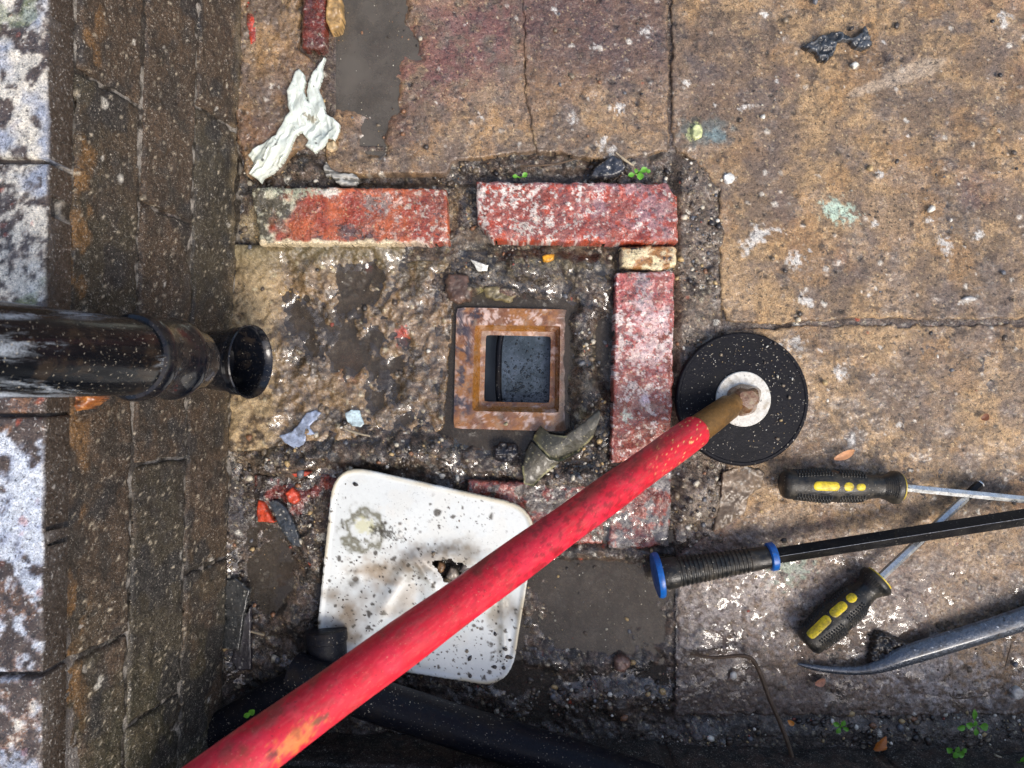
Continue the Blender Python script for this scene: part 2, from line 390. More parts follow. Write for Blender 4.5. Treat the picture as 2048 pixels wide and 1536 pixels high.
# ------------------------------------------------------------------ colours of stone
TAN = srgb(166, 136, 98); OCH = srgb(166, 126, 76); BRN = srgb(98, 80, 66); DKB = srgb(56, 46, 40)
BLK = srgb(36, 31, 27); PUR = srgb(128, 74, 76); PNK = srgb(176, 84, 92); RED = srgb(186, 52, 34)
ORG = srgb(196, 78, 34); WHT = srgb(226, 220, 206); GRY = srgb(128, 122, 116); SAND = srgb(198, 176, 132)
GRN = srgb(196, 206, 176); LICH = [
 (1460, 355, 15, 14), (1765, 345, 14, 15), (1612, 600, 20, 15), (1492, 214, 14, 9), (1512, 478, 26, 42), (1532, 26, 11, 16),
 (1592, 522, 18, 16), (1680, 745, 20, 15), (1590, 688, 16, 14), (760, 312, 16, 15), (962, 236, 14, 10), (1145, 238, 16, 12),
 (1205, 290, 18, 14), (2012, 38, 22, 20), (1712, 130, 7, 6), (1770, 82, 8, 5), (1750, 445, 10, 8), (1860, 440, 12, 10),
 (1895, 490, 20, 16), (1960, 470, 22, 14), (1938, 600, 20, 8), (1800, 850, 14, 9), (1705, 880, 24, 18), (1640, 700, 10, 8),
 (1110, 20, 18, 10), (1290, 65, 14, 12), (1190, 95, 10, 10), (1322, 318, 8, 9), (1340, 400, 9, 8), (1430, 210, 6, 5),
 (1395, 400, 9, 7), (1240, 215, 14, 12), (1225, 300, 12, 9), (1555, 160, 6, 5), (1820, 270, 5, 5), (1560, 460, 9, 12),
 (1620, 500, 8, 8), (1740, 590, 9, 7), (1560, 690, 8, 8), (1370, 165, 12, 8), (2000, 260, 7, 6), (1960, 1060, 14, 8)]
def c_slab(seedoff=0, purple=0., dark=0., wetb=.25):
    def f(u, v):
        n = fbm(u, v, 110, 5, 11, .62); m = fbm(u, v, 28, 4, 23, .62); k = fbm(u, v, 9, 3, 77)
        c = mx(np.tile(srgb(112, 93, 75), (len(u), 1)), TAN, ss(n*.6+m*.4, .40, .60))
        c = mx(c, OCH, ss(fbm(u, v, 60, 4, 41), .52, .66)*.4)
        c = mx(c, srgb(100, 88, 84), ss(fbm(u, v, 75, 4, 91), .54, .66)*.35)
        c = mx(c, DKB, ss(m*.55+k*.45, .53, .66)*.5)
        c = mx(c, PUR*.55, ss(fbm(u, v, 130, 4, 51)+purple, .6, .85)*.4)
        # purple-pink bloom across the top slab
        q = np.exp(-(((u-880)/200)**2+((v-95-(u-880)*-.25)/95)**2)); c = mx(c, srgb(112, 68, 66), np.clip(q*1.1, 0, .75)*ss(m, .3, .55))
        q = ss(u, 1030, 1070)*(1-ss(v, 100, 240))*(1-ss(u, 1320, 1345)); c = mx(c, srgb(82, 58, 54), q*.8)
        q = np.exp(-(((u-1420)/120)**2+((v-200)/150)**2)); c = mx(c, srgb(84, 70, 66), q*.7)
        # damp purplish slab, lower right
        q = ss(v, 1010, 1150)*(1-ss(u, 1760, 2050)*.75); c = mx(c, srgb(122, 106, 96), q*.6)
        q = ss(v, 1120, 1300)*(1-ss(u, 1330, 1620)); c = mx(c, srgb(72, 60, 54), q*.75)
        q = ss(v, 1300, 1430); c = mx(c, srgb(80, 64, 54), q*.6)
        c = c*(1-dark)
        s, i = spots(u, v, 26, .28, 1.2, 6.5, 3); c = mx(c, WHT, s*(.05+.65*i))
        s, i = spots(u, v, 34, .3, 1.5, 7.5, 8); c = mx(c, BLK, s*.75)
        s, i = spots(u, v, 7, .25, .6, 2.2, 9); c = mx(c, SAND*1.2, s*.5)
        s, i = spots(u, v, 90, .08, 2, 6, 12); c = mx(c, ORG*.6, s*.6)
        for (x, y, a, b) in LICH: c = blob(c, u, v, x, y, a*(.55+.5*((x*7+y) % 10)/10), b*(.55+.5*((x*3+y) % 10)/10), srgb(206, 202, 194), .9, seed=4, soft=.7, rough=1.3, nz=.5, rot=x)
        c = blob(c, u, v, 1410, 262, 62, 32, srgb(92, 100, 96), .75, seed=3)
        c = blob(c, u, v, 1388, 262, 12, 22, srgb(200, 204, 140), .9, .5, seed=3)
        c = blob(c, u, v, 1432, 270, 22, 16, srgb(120, 140, 140), .8, seed=5)
        c = blob(c, u, v, 1680, 425, 32, 20, srgb(176, 196, 176), .95, .3, seed=6, rough=1.3)
        c = blob(c, u, v, 1570, 1135, 45, 30, srgb(160, 180, 160), .6, seed=7, rough=1.4)
        # pale worn streak on the right slab
        q = psdf(u, v, [(1700, 178), (1850, 115), (1905, 110), (1880, 145), (1760, 180), (1700, 200)])+(fbm(u, v, 14, 3, 9)-.5)*14
        c = mx(c, srgb(176, 158, 136), ss(q, -2, 6)*.6)
        c = blob(c, u, v, 1775, 112, 18, 13, srgb(70, 56, 48), .9); c = blob(c, u, v, 1628, 155, 9, 24, srgb(60, 48, 42), .8, .3)
        # pale patches, bottom right and by the surround, wet white glints painted in
        for (x, y, a, b, al) in ((1900, 1360, 90, 60, .5), (1720, 980, 60, 40, .25), (1460, 1200, 110, 60, .4), (1790, 1340, 60, 25, .5), (1560, 1240, 60, 50, .25)):
            c = blob(c, u, v, x, y, a, b, srgb(190, 182, 178), al, seed=17, soft=.9, rough=2.6, nz=.16)
        n5 = ss(ridged(u, v, 30, 3, 93), .66, .8)*ss(fbm(u, v, 90, 3, 94), .45, .6); c = mx(c, DKB, n5*.5)
        w = wetb+.5*ss(fbm(u, v, 45, 4, 61), .45, .65)+.45*ss(v, 1000, 1200)
        w = w+.35*(1-ss(u, 1300, 1420))*(1-ss(v, 300, 400))
        return c, w
    return f
def s_slab(tilt=(0, 0), amp=1., dep=None):
    def f(u, v):
        z = (fbm(u, v, 120, 4, 5)-.5)*.0045*amp+(fbm(u, v, 22, 4, 6)-.5)*.0022*amp+(fbm(u, v, 7, 3, 16)-.5)*.0012*amp
        z = z+(u-1024)*tilt[0]*1e-6+(v-768)*tilt[1]*1e-6
        s, i = spots(u, v, 34, .3, 1.5, 7.5, 8); z = z-s*.0012
        s, i = spots(u, v, 26, .28, 1.2, 6.5, 3); z = z+s*.0007
        if dep:
            for (x, y, a, b, d) in dep:
                q = np.hypot((u-x)/a, (v-y)/b)+(fbm(u, v, 50, 3, 19)-.5)*.7; w_ = 1-ss(q, .5, 1.15); z = z-w_*d+w_*(fbm(u, v, 26, 4, 29, .6)-.5)*.018
        return z
    return f

# ------------------------------------------------------------------ ground (soil) under and between everything
GUL = [(913, 615), (1140, 619), (1136, 863), (907, 857)]
def soil_z(u, v):
    z = -.009+(fbm(u, v, 60, 4, 101)-.5)*.010+(fbm(u, v, 16, 4, 102, .6)-.5)*.007
    s, i = spots(u, v, 13, .45, 1.5, 5.5, 103, .8); z = z+s*.0014*(.1+i)
    # strip between the surround and the right slab, bank along the walls
    z = z+.008*ss(u, 1345, 1365)*(1-ss(u, 1440, 1460))*ss(v, 280, 330)*(1-ss(v, 1080, 1110))
    z = z+.014*ss(v, 1425, 1470)*ss(u, 1340, 1400)
    z = z+.010*ss(-u, -480, -440)*ss(v, 200, 300)
    z = z-.006*(ss(v, 325, 345)*(1-ss(v, 358, 372)))*ss(u, 640, 700)*(1-ss(u, 1330, 1350))
    z = np.where((u > 1450) | (v < 300), np.maximum(z*.35, -.0045), z)
    z = np.where((u > 672) & (u < 1320) & (v < 288), -.028, z)
    z = np.where((u > 485) & (u < 868) & (v > 520) & (v < 850), -.030, z)
    # water-filled moat round the gully
    d = -psdf(u, v, GUL)+(fbm(u, v, 34, 3, 104)-.5)*60+ss(u, 1130, 1160)*10
    z = z-.0075*(1-ss(d, 4, 36))
    # mounds and hollows: x, y, rx, ry, height in mm
    for (x, y, a, b, h) in MOUNDS:
        q = np.hypot((u-x)/a, (v-y)/b)+(fbm(u, v, 24, 3, 105)-.5)*.6; z = z+(1-ss(q, .25, 1.1))*h*.001
    return z
MOUNDS = [(1185, 560, 60, 70, 13), (1080, 530, 110, 40, 13), (1165, 650, 34, 60, 9), (1170, 780, 45, 70, 17), (1150, 960, 110, 32, 12),
          (1205, 880, 26, 80, 10), (1175, 700, 25, 25, 4), (760, 905, 230, 42, 11), (560, 930, 90, 40, 12), (1010, 905, 28, 22, 8),
          (940, 575, 26, 26, 12), (1015, 585, 34, 18, 6), (1190, 1215, 135, 115, -6), (1200, 1110, 150, 24, 9), (1130, 1330, 110, 28, 6),
          (1250, 1400, 160, 40, 8), (540, 1160, 55, 90, -11), (455, 1060, 40, 60, 7), (590, 1230, 60, 60, 7), (620, 1110, 30, 60, 8),
          (1350, 1240, 34, 140, 4), (960, 596, 75, 20, -8), (897, 720, 12, 150, -7), (985, 888, 85, 26, -5), (1205, 690, 18, 60, -6), (1010, 1410, 150, 30, 3), (925, 430, 22, 60, 4), (980, 935, 90, 22, 6), (700, 1400, 200, 40, -3),
          (1395, 1000, 60, 60, 11), (1420, 960, 30, 30, 3), (590, 330, 60, 30, 9), (1000, 1010, 60, 70, -8), (1290, 1000, 60, 60, -6)]
def c_soil(u, v):
    n = fbm(u, v, 50, 4, 111, .6); m = fbm(u, v, 14, 4, 112, .6)
    c = mx(np.tile(BLK*.9, (len(u), 1)), DKB*1.1, ss(n, .42, .62))
    c = mx(c, BRN, ss(m, .46, .64)*.8)
    q = ss(u, 1340, 1360)*(1-ss(u, 1455, 1475))*ss(v, 280, 330)*(1-ss(v, 1080, 1150)); c = mx(c, srgb(118, 100, 82), q*(.25+.65*m))
    q = (1-ss(u, 530, 570))*ss(v, 350, 420)*(1-ss(v, 820, 960)); c = mx(c, SAND*.65, q*ss(n, .42, .6)*.7)
    q = np.exp(-(((u-930)/40)**2+((v-410)/40)**2)); c = mx(c, srgb(150, 128, 92), q*ss(m, .42, .58)*.8)
    q = np.exp(-(((u-1080)/150)**2+((v-520)/45)**2)); c = mx(c, srgb(104, 98, 72), q*.75*ss(m, .35, .6))
    q = ss(v, 1420, 1460); c = mx(c, srgb(50, 42, 36), q*.6)
    q = ((u > 1455) & (v < 1425)) | (v < 300); c = mx(c, BRN*.8, q*.7)
    c = blob(c, u, v, 1120, 745, 22, 30, srgb(168, 158, 120), .8); c = blob(c, u, v, 1160, 830, 12, 16, srgb(150, 140, 110), .8)
    c = blob(c, u, v, 1140, 740, 50, 55, srgb(96, 88, 72), .5, rough=1.5)
    c = blob(c, u, v, 970, 585, 16, 12, srgb(180, 170, 110), .8); c = blob(c, u, v, 1000, 590, 30, 14, srgb(110, 76, 60), .6)
    c = blob(c, u, v, 1400, 1010, 55, 60, srgb(130, 118, 104), .6, rough=1.8, nz=.2)
    s, i = spots(u, v, 13, .5, 1.0, 4.5, 103); c = mx(c, srgb(176, 166, 140), s*(.1+.8*i**1.5))
    s, i = spots(u, v, 38, .3, 1.5, 8, 121); c = mx(c, srgb(218, 212, 196), s*(i > .35)*.85)
    s, i = spots(u, v, 60, .12, 2, 7, 131); c = mx(c, ORG*.7, s*.7)
    s, i = spots(u, v, 6, .3, .6, 2., 141); c = mx(c, SAND*1.3, s*.6*i)
    w = .5+.5*ss(fbm(u, v, 35, 3, 151), .42, .6)
    return c, w
def gully_hole(u, v): return psdf(u, v, [(922, 624), (1131, 628), (1127, 854), (916, 848)]) > 0
ground = hf('ground', None, [(400, -150), (2260, -150), (2260, 1530), (400, 1530)], c_soil, M['soil'], 0., .05, 2, 3.1, soil_z, wob=0, hole=gully_hole)
tag(ground, 'dark wet soil filling the gaps between paving and brick surround', kind='structure')
# the yard goes on beyond the picture
def far_z(u, v): return -.012+(fbm(u, v, 300, 3, 7)-.5)*.01
far = hf('yard_ground', None, [(-900, -6000), (8000, -6000), (8000, 6000), (-900, 6000)],
         lambda u, v: (mx(np.tile(BRN*.7, (len(u), 1)), DKB, fbm(u, v, 300, 4, 3)), .4), M['soil'], -.02, .02, 2, 60,
         far_z, wob=0, hole=lambda u, v: (u > 380) & (u < 2270) & (v > -160) & (v < 1540))
tag(far, 'rough brown earth of the yard beyond the paving', kind='structure')

# ------------------------------------------------------------------ pavement with its slabs and bricks
def c_bed(u, v):
    n = fbm(u, v, 60, 4, 211, .6); m = fbm(u, v, 15, 4, 212, .6)
    c = mx(np.tile(srgb(84, 70, 52), (len(u), 1)), srgb(142, 116, 82), ss(n*.5+m*.5, .38, .56))
    q = ss(u, 700, 900); c = mx(c, srgb(128, 100, 68), q*ss(m, .4, .6)*.7)
    q = 1-ss(u, 530, 585); c = mx(c, srgb(176, 154, 116), q*ss(m+n, .85, 1.1)*.8)
    q = 1-ss(v, 500, 580); c = mx(c, srgb(98, 92, 66), q*.7)
    c = blob(c, u, v, 805, 672, 14, 22, srgb(196, 84, 60), 1.); c = blob(c, u, v, 735, 535, 8, 7, srgb(190, 80, 60), 1.)
    c = blob(c, u, v, 580, 590, 22, 16, srgb(180, 140, 50), .6); c = blob(c, u, v, 700, 730, 30, 40, srgb(150, 80, 30), .4)
    s, i = spots(u, v, 15, .25, 1.2, 6, 213); c = mx(c, srgb(196, 184, 150), s*(.1+.7*i))
    s, i = spots(u, v, 30, .25, 1.5, 6, 214); c = mx(c, BLK, s*.6)
    w = .75+.3*ss(fbm(u, v, 35, 3, 215), .4, .6); w = w*ss(u, 520, 600)+.15
    return c, w
def s_bed(u, v):
    z = (fbm(u, v, 70, 4, 221)-.5)*.012+(fbm(u, v, 22, 3, 222)-.5)*.009+(fbm(u, v, 11, 3, 229)-.5)*.003
    s, i = spots(u, v, 15, .25, 1.2, 6, 213, .8); z = z+s*.0018
    r = ridged(u*.7+v*.35, v*.5, 26, 3, 223); z = z+(r-.6)*.004
    z = z+.0015-.0045*np.exp(-(((u-715)/85)**2+((v-730)/130)**2))-.0045*np.exp(-(((u-715)/60)**2+((v-575)/50)**2))-.004*np.exp(-(((u-600)/40)**2+((v-640)/50)**2))
    z = z+.007*(1-ss(u, 520, 590))
    return z
pavement = hf('pavement', None, [(462, 492), (900, 494), (925, 540), (905, 590), (898, 700), (892, 800), (885, 862), (700, 880), (560, 900), (462, 900)],
              c_bed, M['mortar'], -.0085, .03, 5, 2.2, s_bed, wob=7, wobsize=30)
tag(pavement, 'rough wet mortar bed beside the brown gully, carrying slabs and bricks', kind='structure')
def slab(poly, z, colf, surf, lab=None, th=.03, r=4, step=2.6, wob=4, mat='slab', name='paving_slab', seed=1):
    o = hf(name, pavement, poly, colf, M[mat], z, th, r, step, surf, wob=wob, seed=seed)
    if lab: o['label'] = lab
    return o
slab([(655, -140), (1051, -140), (1052, 180), (1076, 300), (905, 322), (893, 346), (655, 347), (640, 150), (655, 105)], .0, c_slab(), s_slab((0, 0), 1, [(735, 60, 95, 240, .012)]),
     'purple stained sandstone slab with shallow water at its corner', wob=3)
slab([(1047, -140), (1334, -140), (1337, 300), (1230, 322), (1073, 300), (1050, 180)], .002, c_slab(purple=.03), s_slab((4, 0), 1.3), wob=5, seed=2)
slab([(484, -140), (598, -140), (600, 105), (640, 135), (640, 270), (590, 300), (560, 345), (495, 350), (470, 260)], .003, c_slab(dark=.15, wetb=.4), s_slab((0, 0), 2.), 'rough tan stone beside the wall', wob=8, r=7, seed=3)
slab([(1344, -140), (2260, -140), (2260, 638), (1700, 636), (1560, 646), (1452, 642), (1440, 560), (1440, 380), (1400, 330), (1346, 290)], .003, c_slab(wetb=.15), s_slab((-2, 2), 1.2), 'large tan sandstone slab at top right', wob=5, seed=4, step=2.7)
slab([(1452, 662), (1640, 652), (2260, 650), (2260, 1425), (1800, 1432), (1352, 1430), (1356, 1120), (1450, 1030), (1452, 935)], -.001, c_slab(wetb=.3), s_slab((0, 0), 1.5), 'worn wet slab under the tools', wob=7, seed=6)
# slabs out of the picture to the right and above
for k, (a, b) in enumerate((( (2270, -140), (3300, 640)), ((2270, 652), (3300, 1425)), ((1348, -1000), (2600, -150)), ((480, -1000), (1338, -150)))):
    slab([(a[0], a[1]), (b[0], a[1]), (b[0], b[1]), (a[0], b[1])], .001, c_slab(), s_slab(), step=9, r=6, seed=20+k)

def c_brick1(u, v):
    n = fbm(u, v, 60, 4, 301, .6); m = fbm(u, v, 18, 4, 302)
    c = mx(np.tile(srgb(150, 60, 38), (len(u), 1)), srgb(174, 86, 48), ss(n, .42, .6))
    c = mx(c, srgb(140, 74, 48), ss(m, .5, .64)*.7)
    for (x, y, a, b) in ((700, 462, 26, 14), (735, 475, 24, 9), (640, 478, 14, 7), (742, 405, 14, 20), (770, 410, 12, 22)):
        c = blob(c, u, v, x, y, a, b, srgb(64, 54, 52) if y > 450 else srgb(126, 118, 112), .8, rough=1.2)
    c = mx(c, WHT, ss(fbm(u, v, 9, 3, 303), .62, .68)*ss(u, 700, 860)*.6)
    q = 1-ss(u+(fbm(u, v, 30, 3, 304)-.5)*110-(1-ss(v, 400, 450))*55, 530, 575)
    c = mx(c, mx(np.tile(srgb(80, 74, 58), (len(u), 1)), srgb(190, 186, 160), ss(fbm(u, v, 13, 4, 305), .45, .62)), q)
    c = blob(c, u, v, 655, 384, 24, 11, WHT, .95); c = blob(c, u, v, 600, 382, 50, 10, srgb(170, 176, 150), .8, rough=1.4)
    c = mx(c, srgb(214, 196, 160), ss(v+(m-.5)*16, 479, 484)*(1-ss(u, 760, 880)))  # cream lower edge: lit side painted into the brick colour
    s, i = spots(u, v, 9, .3, .8, 2.5, 306); c = mx(c, SAND, s*.6)
    return c, .45+.55*ss(m, .4, .6)
def s_brick(amp=1., seed=311):
    def f(u, v):
        return (fbm(u, v, 70, 3, seed)-.5)*.006*amp+(fbm(u, v, 20, 4, seed+1)-.5)*.004*amp+(fbm(u, v, 6, 3, seed+2)-.5)*.0012*amp
    return f
def c_brick2(u, v):
    n = fbm(u, v, 50, 4, 321, .6); m = fbm(u, v, 15, 4, 322)
    c = mx(np.tile(srgb(148, 74, 62), (len(u), 1)), srgb(156, 110, 112), ss(n+(u-1150)/900, .42, .62))
    c = mx(c, srgb(176, 62, 30), ss(m, .54, .66)*.8)
    c = mx(c, srgb(176, 66, 28), ss(v+(m-.5)*40, 470, 486)*.8); c = mx(c, srgb(150, 60, 30), ss(u+(n-.5)*30, 1330, 1346)*.8)
    w = fbm(u, v, 8, 4, 323, .75)*.75+fbm(u, v, 26, 3, 326)*.25; w2 = fbm(u, v, 55, 3, 324)
    th = .528+.10*ss(u, 1060, 1260)-.05*(w2-.5)*2-.07*(1-ss(u, 960, 985))
    c = mx(c, srgb(214, 204, 194), ss(w, th, th+.06)*.9)
    c = mx(c, srgb(60, 50, 44), ss(fbm(u, v, 10, 3, 325), .72, .78)*.6)
    c = blob(c, u, v, 1265, 474, 55, 16, srgb(150, 50, 22), .85)
    return c, .35+.65*ss(u, 1080, 1250)*ss(m, .3, .5)+.1
def c_brick4(u, v):
    n = fbm(u, v, 60, 4, 331, .6); m = fbm(u, v, 15, 4, 332)
    c = mx(np.tile(srgb(146, 64, 48), (len(u), 1)), srgb(172, 84, 78), ss(1-(v-540)/380+(n-.5), .35, .9))
    c = mx(c, srgb(112, 56, 38), ss(m, .5, .62)*.6)
    w = fbm(u, v, 9, 4, 333, .75)*.7+fbm(u, v, 30, 3, 337)*.3
    th = .57-.10*np.exp(-((v-680)/55)**2)-.05*np.exp(-((v-790)/40)**2)+.02
    c = mx(c, srgb(222, 206, 200), ss(w, th, th+.06)*.9)
    c = blob(c, u, v, 1300, 645, 32, 70, srgb(206, 172, 170), .8, rough=1.4); c = blob(c, u, v, 1285, 715, 45, 20, srgb(214, 188, 184), .7, rough=1.6)  # pinkish white patches paint the sky's reflection in standing water
    c = blob(c, u, v, 1288, 800, 10, 16, srgb(226, 206, 214), .9); c = blob(c, u, v, 1252, 835, 12, 10, srgb(200, 210, 196), .9, rough=1.4)
    c = blob(c, u, v, 1284, 570, 14, 40, srgb(130, 136, 140), .6, rough=1.5)
    s, i = spots(u, v, 9, .3, .8, 2.5, 336); c = mx(c, SAND, s*.6)
    return c, .6+.4*ss(n, .4, .6)
def c_tan(u, v):
    m = fbm(u, v, 18, 4, 341)
    c = mx(np.tile(srgb(160, 112, 60), (len(u), 1)), srgb(222, 204, 160), ss(m+(v-510)/400, .46, .62)); c = mx(c, BLK, ss(fbm(u, v, 12, 3, 342)-(v-500)/200, .6, .7))
    return c, .5
def c_mud(base, cover, amt):
    def f(u, v):
        m = fbm(u, v, 26, 4, 351, .6); n = fbm(u, v, 10, 3, 352)
        c = mx(np.tile(base, (len(u), 1)), base*.55, ss(n, .45, .6))
        c = mx(c, cover, ss(m, amt, amt+.08))
        s, i = spots(u, v, 12, .4, 1, 4, 353); c = mx(c, srgb(180, 172, 150), s*i*.8)
        return c, .8
    return f
def brick(poly, z, colf, surf, lab, **k): return slab(poly, z, colf, surf, lab, name='brick', mat='brick', **k)
brick([(500, 374), (893, 376), (899, 486), (520, 489)], .013, c_brick1, s_brick(.8), 'orange red brick, its left end hidden under pale mortar', th=.035, r=5, step=2., wob=3)
brick([(953, 362), (1335, 365), (1354, 392), (1357, 484), (1230, 486), (985, 481), (954, 440)], .014, c_brick2, s_brick(1.1, 315), 'pinkish brick speckled with white paint', th=.035, r=8, step=2., wob=3)
brick([(1241, 492), (1356, 490), (1354, 530), (1320, 541), (1242, 534)], .010, c_tan, s_brick(1., 317), 'small tan piece of brick between two red bricks', th=.03, r=9, step=2., wob=4)
brick([(1232, 545), (1349, 543), (1346, 760), (1338, 922), (1222, 926), (1228, 740)], .012, c_brick4, s_brick(.9, 319), 'red brick laid lengthways with white paint, painted-in pale sky reflection and a film of water', th=.035, r=4, step=2., wob=2.5)
brick([(935, 960), (1214, 972), (1205, 1090), (930, 1080)], .000, c_mud(srgb(140, 62, 46), srgb(84, 74, 66), .5), s_brick(1.3, 321), 'brown red brick partly under the white cover', th=.03, r=5, step=2.4, wob=4)
brick([(1224, 936), (1346, 930), (1338, 1092), (1218, 1098)], -.0005, c_mud(srgb(142, 66, 50), srgb(104, 98, 96), .44), s_brick(1.2, 323), 'grey wet brick under the red pole', th=.03, r=5, step=2.4, wob=4)
brick([(505, 948), (720, 952), (720, 1048), (510, 1044)], -.007, c_mud(srgb(118, 44, 34), srgb(52, 44, 40), .46), s_brick(2.4, 325), 'broken dark red brick under mud', th=.03, r=5, step=2.4, wob=6)
brick([(604, -60), (650, -60), (651, 92), (640, 100), (602, 94)], .012, c_mud(srgb(112, 40, 24), srgb(84, 36, 26), .5), s_brick(.7, 327), 'dark red brick standing proud at the top edge', th=.03, r=8, step=2.2, wob=3)
brick([(490, 0), (512, -5), (511, 82), (500, 88), (494, 60)], .006, c_mud(srgb(190, 62, 36), srgb(120, 60, 40), .58), s_brick(1., 329), 'orange red sliver of brick in the tan stone', th=.02, r=4, step=2.2, wob=2)

# ------------------------------------------------------------------ water
def sheet(name, poly, z, label, hole=None, mat='puddle'):
    k = (H-z)/F
    V = [((u-1024)*k, (768-v)*k, z) for (u, v) in poly]; me = bpy.data.meshes.new(name)
    if hole is None: me.from_pydata(V, [], [tuple(range(len(V)))[::-1]])
    else:
        n = len(V); V += [((u-1024)*k, (768-v)*k, z) for (u, v) in hole]
        me.from_pydata(V, [], [(i, n+i, n+(i+1) % n, (i+1) % n) for i in range(n)])
    return tag(link(name, me, None, M[mat]), label, kind='structure')
sheet('puddle', [(520, 500), (1228, 500), (1222, 940), (540, 940)], -.0105, 'murky water round the brown gully inside the brick surround', mat='darkpuddle',
      hole=[(918, 620), (1121, 623), (1118, 856), (912, 852)])
sheet('puddle', [(656, -138), (1010, -138), (1010, 280), (760, 312), (652, 300), (656, 110)], -.0042, 'grey puddle on the slab at the top of the picture', mat='greypuddle')
sheet('puddle', [(1000, 1060), (1345, 1060), (1400, 1420), (1000, 1450), (900, 1400)], -.0085, 'dark still puddle right of the white cover', mat='darkpuddle')
sheet('puddle', [(440, 1040), (680, 1040), (680, 1300), (440, 1300)], -.0105, 'small murky puddle left of the white cover', mat='darkpuddle')

lx = -(.25*math.tan(math.radians(10)))+(467-1024)*S
def xe(y): return (lx+y*.012+.006)*1000
def lmap(x, y, h): return np.stack([x*.001, y*.001, h], -1)
notg = lambda u, v: psdf(u, v, GUL) < -2
film('water clinging in hollows of the mortar bed', (480, 500, 895, 870), s_bed, -.0085, 10, .0013, .0028, keep=lambda u, v: psdf(u, v, [(560, 500), (892, 500), (885, 862), (540, 880)]) > (fbm(u, v, 40, 3, 31)-.4)*60)
film('water clinging to the mud round the gully', (900, 500, 1222, 955), soil_z, 0, 9, .0000, .0028, keep=notg, seed=2)
film('water clinging to the mud in the bottom corner', (440, 1040, 1345, 1470), soil_z, 0, 9, -.0004, .0028, keep=lambda u, v: (soil_z(u, v) > -.0088) & ((u < 1225) | (v > 1335)), seed=3)
film('water clinging to mud by the wall', (470, 880, 930, 1040), soil_z, 0, 9, -.0006, .0028, seed=4)
film('wet sheen on the slab under the tools', (1352, 1020, 2100, 1425), s_slab((0, 0), 1.5), -.001, 10, -.0005, .0014, keep=lambda u, v: (ss(v, 1020, 1250)+fbm(u, v, 90, 4, 41)*1.3-.0006*(u-1350)) >  1.08, seed=5, rs=30)
film('wet sheen on the slab at the top', (660, -40, 1330, 345), lambda u, v: s_slab((0, 0), 1, [(735, 60, 95, 240, .012)])(u, v), .0005, 9, -.0005, .0012, keep=lambda u, v: (fbm(u, v, 80, 4, 43) > .5) & (u > 1060) & (u > 800), seed=6, rs=28)
film('water on the pinkish brick', (958, 368, 1345, 482), s_brick(1.1, 315), .014, 9, -.0002, .0010, keep=lambda u, v: psdf(u, v, [(1000, 370), (1330, 372), (1344, 395), (1345, 478), (1000, 476)]) > (fbm(u, v, 30, 3, 44)-.5)*30, seed=7, step=2.1)
film('water on the lengthways red brick', (1232, 550, 1345, 915), s_brick(.9, 319), .012, 11, .0001, .0010, keep=lambda u, v: psdf(u, v, [(1236, 552), (1343, 552), (1338, 900), (1230, 900)]) > 2, seed=8, step=2.1, rs=34)
film('water on the orange red brick', (560, 380, 890, 482), s_brick(.8), .013, 9, -.0003, .0010, seed=9, step=2.1)
film('water on the bricks under the rod', (940, 940, 1340, 1094), s_brick(1.25, 321), -.0005, 9, 0., .0016, keep=lambda u, v: psdf(u, v, [(940, 965), (1210, 978), (1230, 940), (1340, 936), (1334, 1088), (940, 1076)]) > 0, seed=10, step=2.3)

# ------------------------------------------------------------------ gully
g = empty('gully', 'brown square gully with wet raised rim, sunk in murky water', 'drain gully', W(1024, 738, -.03))
go = np.array(g.location)
def c_glaze(u, v):
    n = fbm(u, v, 30, 4, 401, .7); m = fbm(u, v, 14, 4, 402, .7)
    c = mx(np.tile(srgb(122, 78, 48), (len(u), 1)), srgb(150, 98, 46), ss(n, .42, .6))
    c = mx(c, srgb(206, 178, 164), ss(m, .56, .66)*.8*ss(np.maximum(650-v, v-822)+20, 0, 20))
    c = mx(c, srgb(206, 178, 164), ss(m, .56, .66)*.5)
    c = mx(c, srgb(46, 46, 56), ss(fbm(u, v, 20, 4, 403), .53, .6)*(1-ss(u, 934, 950))*.9)
    c = blob(c, u, v, 950, 632, 20, 10, srgb(40, 38, 46), .9, -.6, rough=1.3)
    q = ss(u+(n-.5)*40, 1105, 1135); c = mx(c, srgb(78, 66, 56), q*.85)
    return c, .9
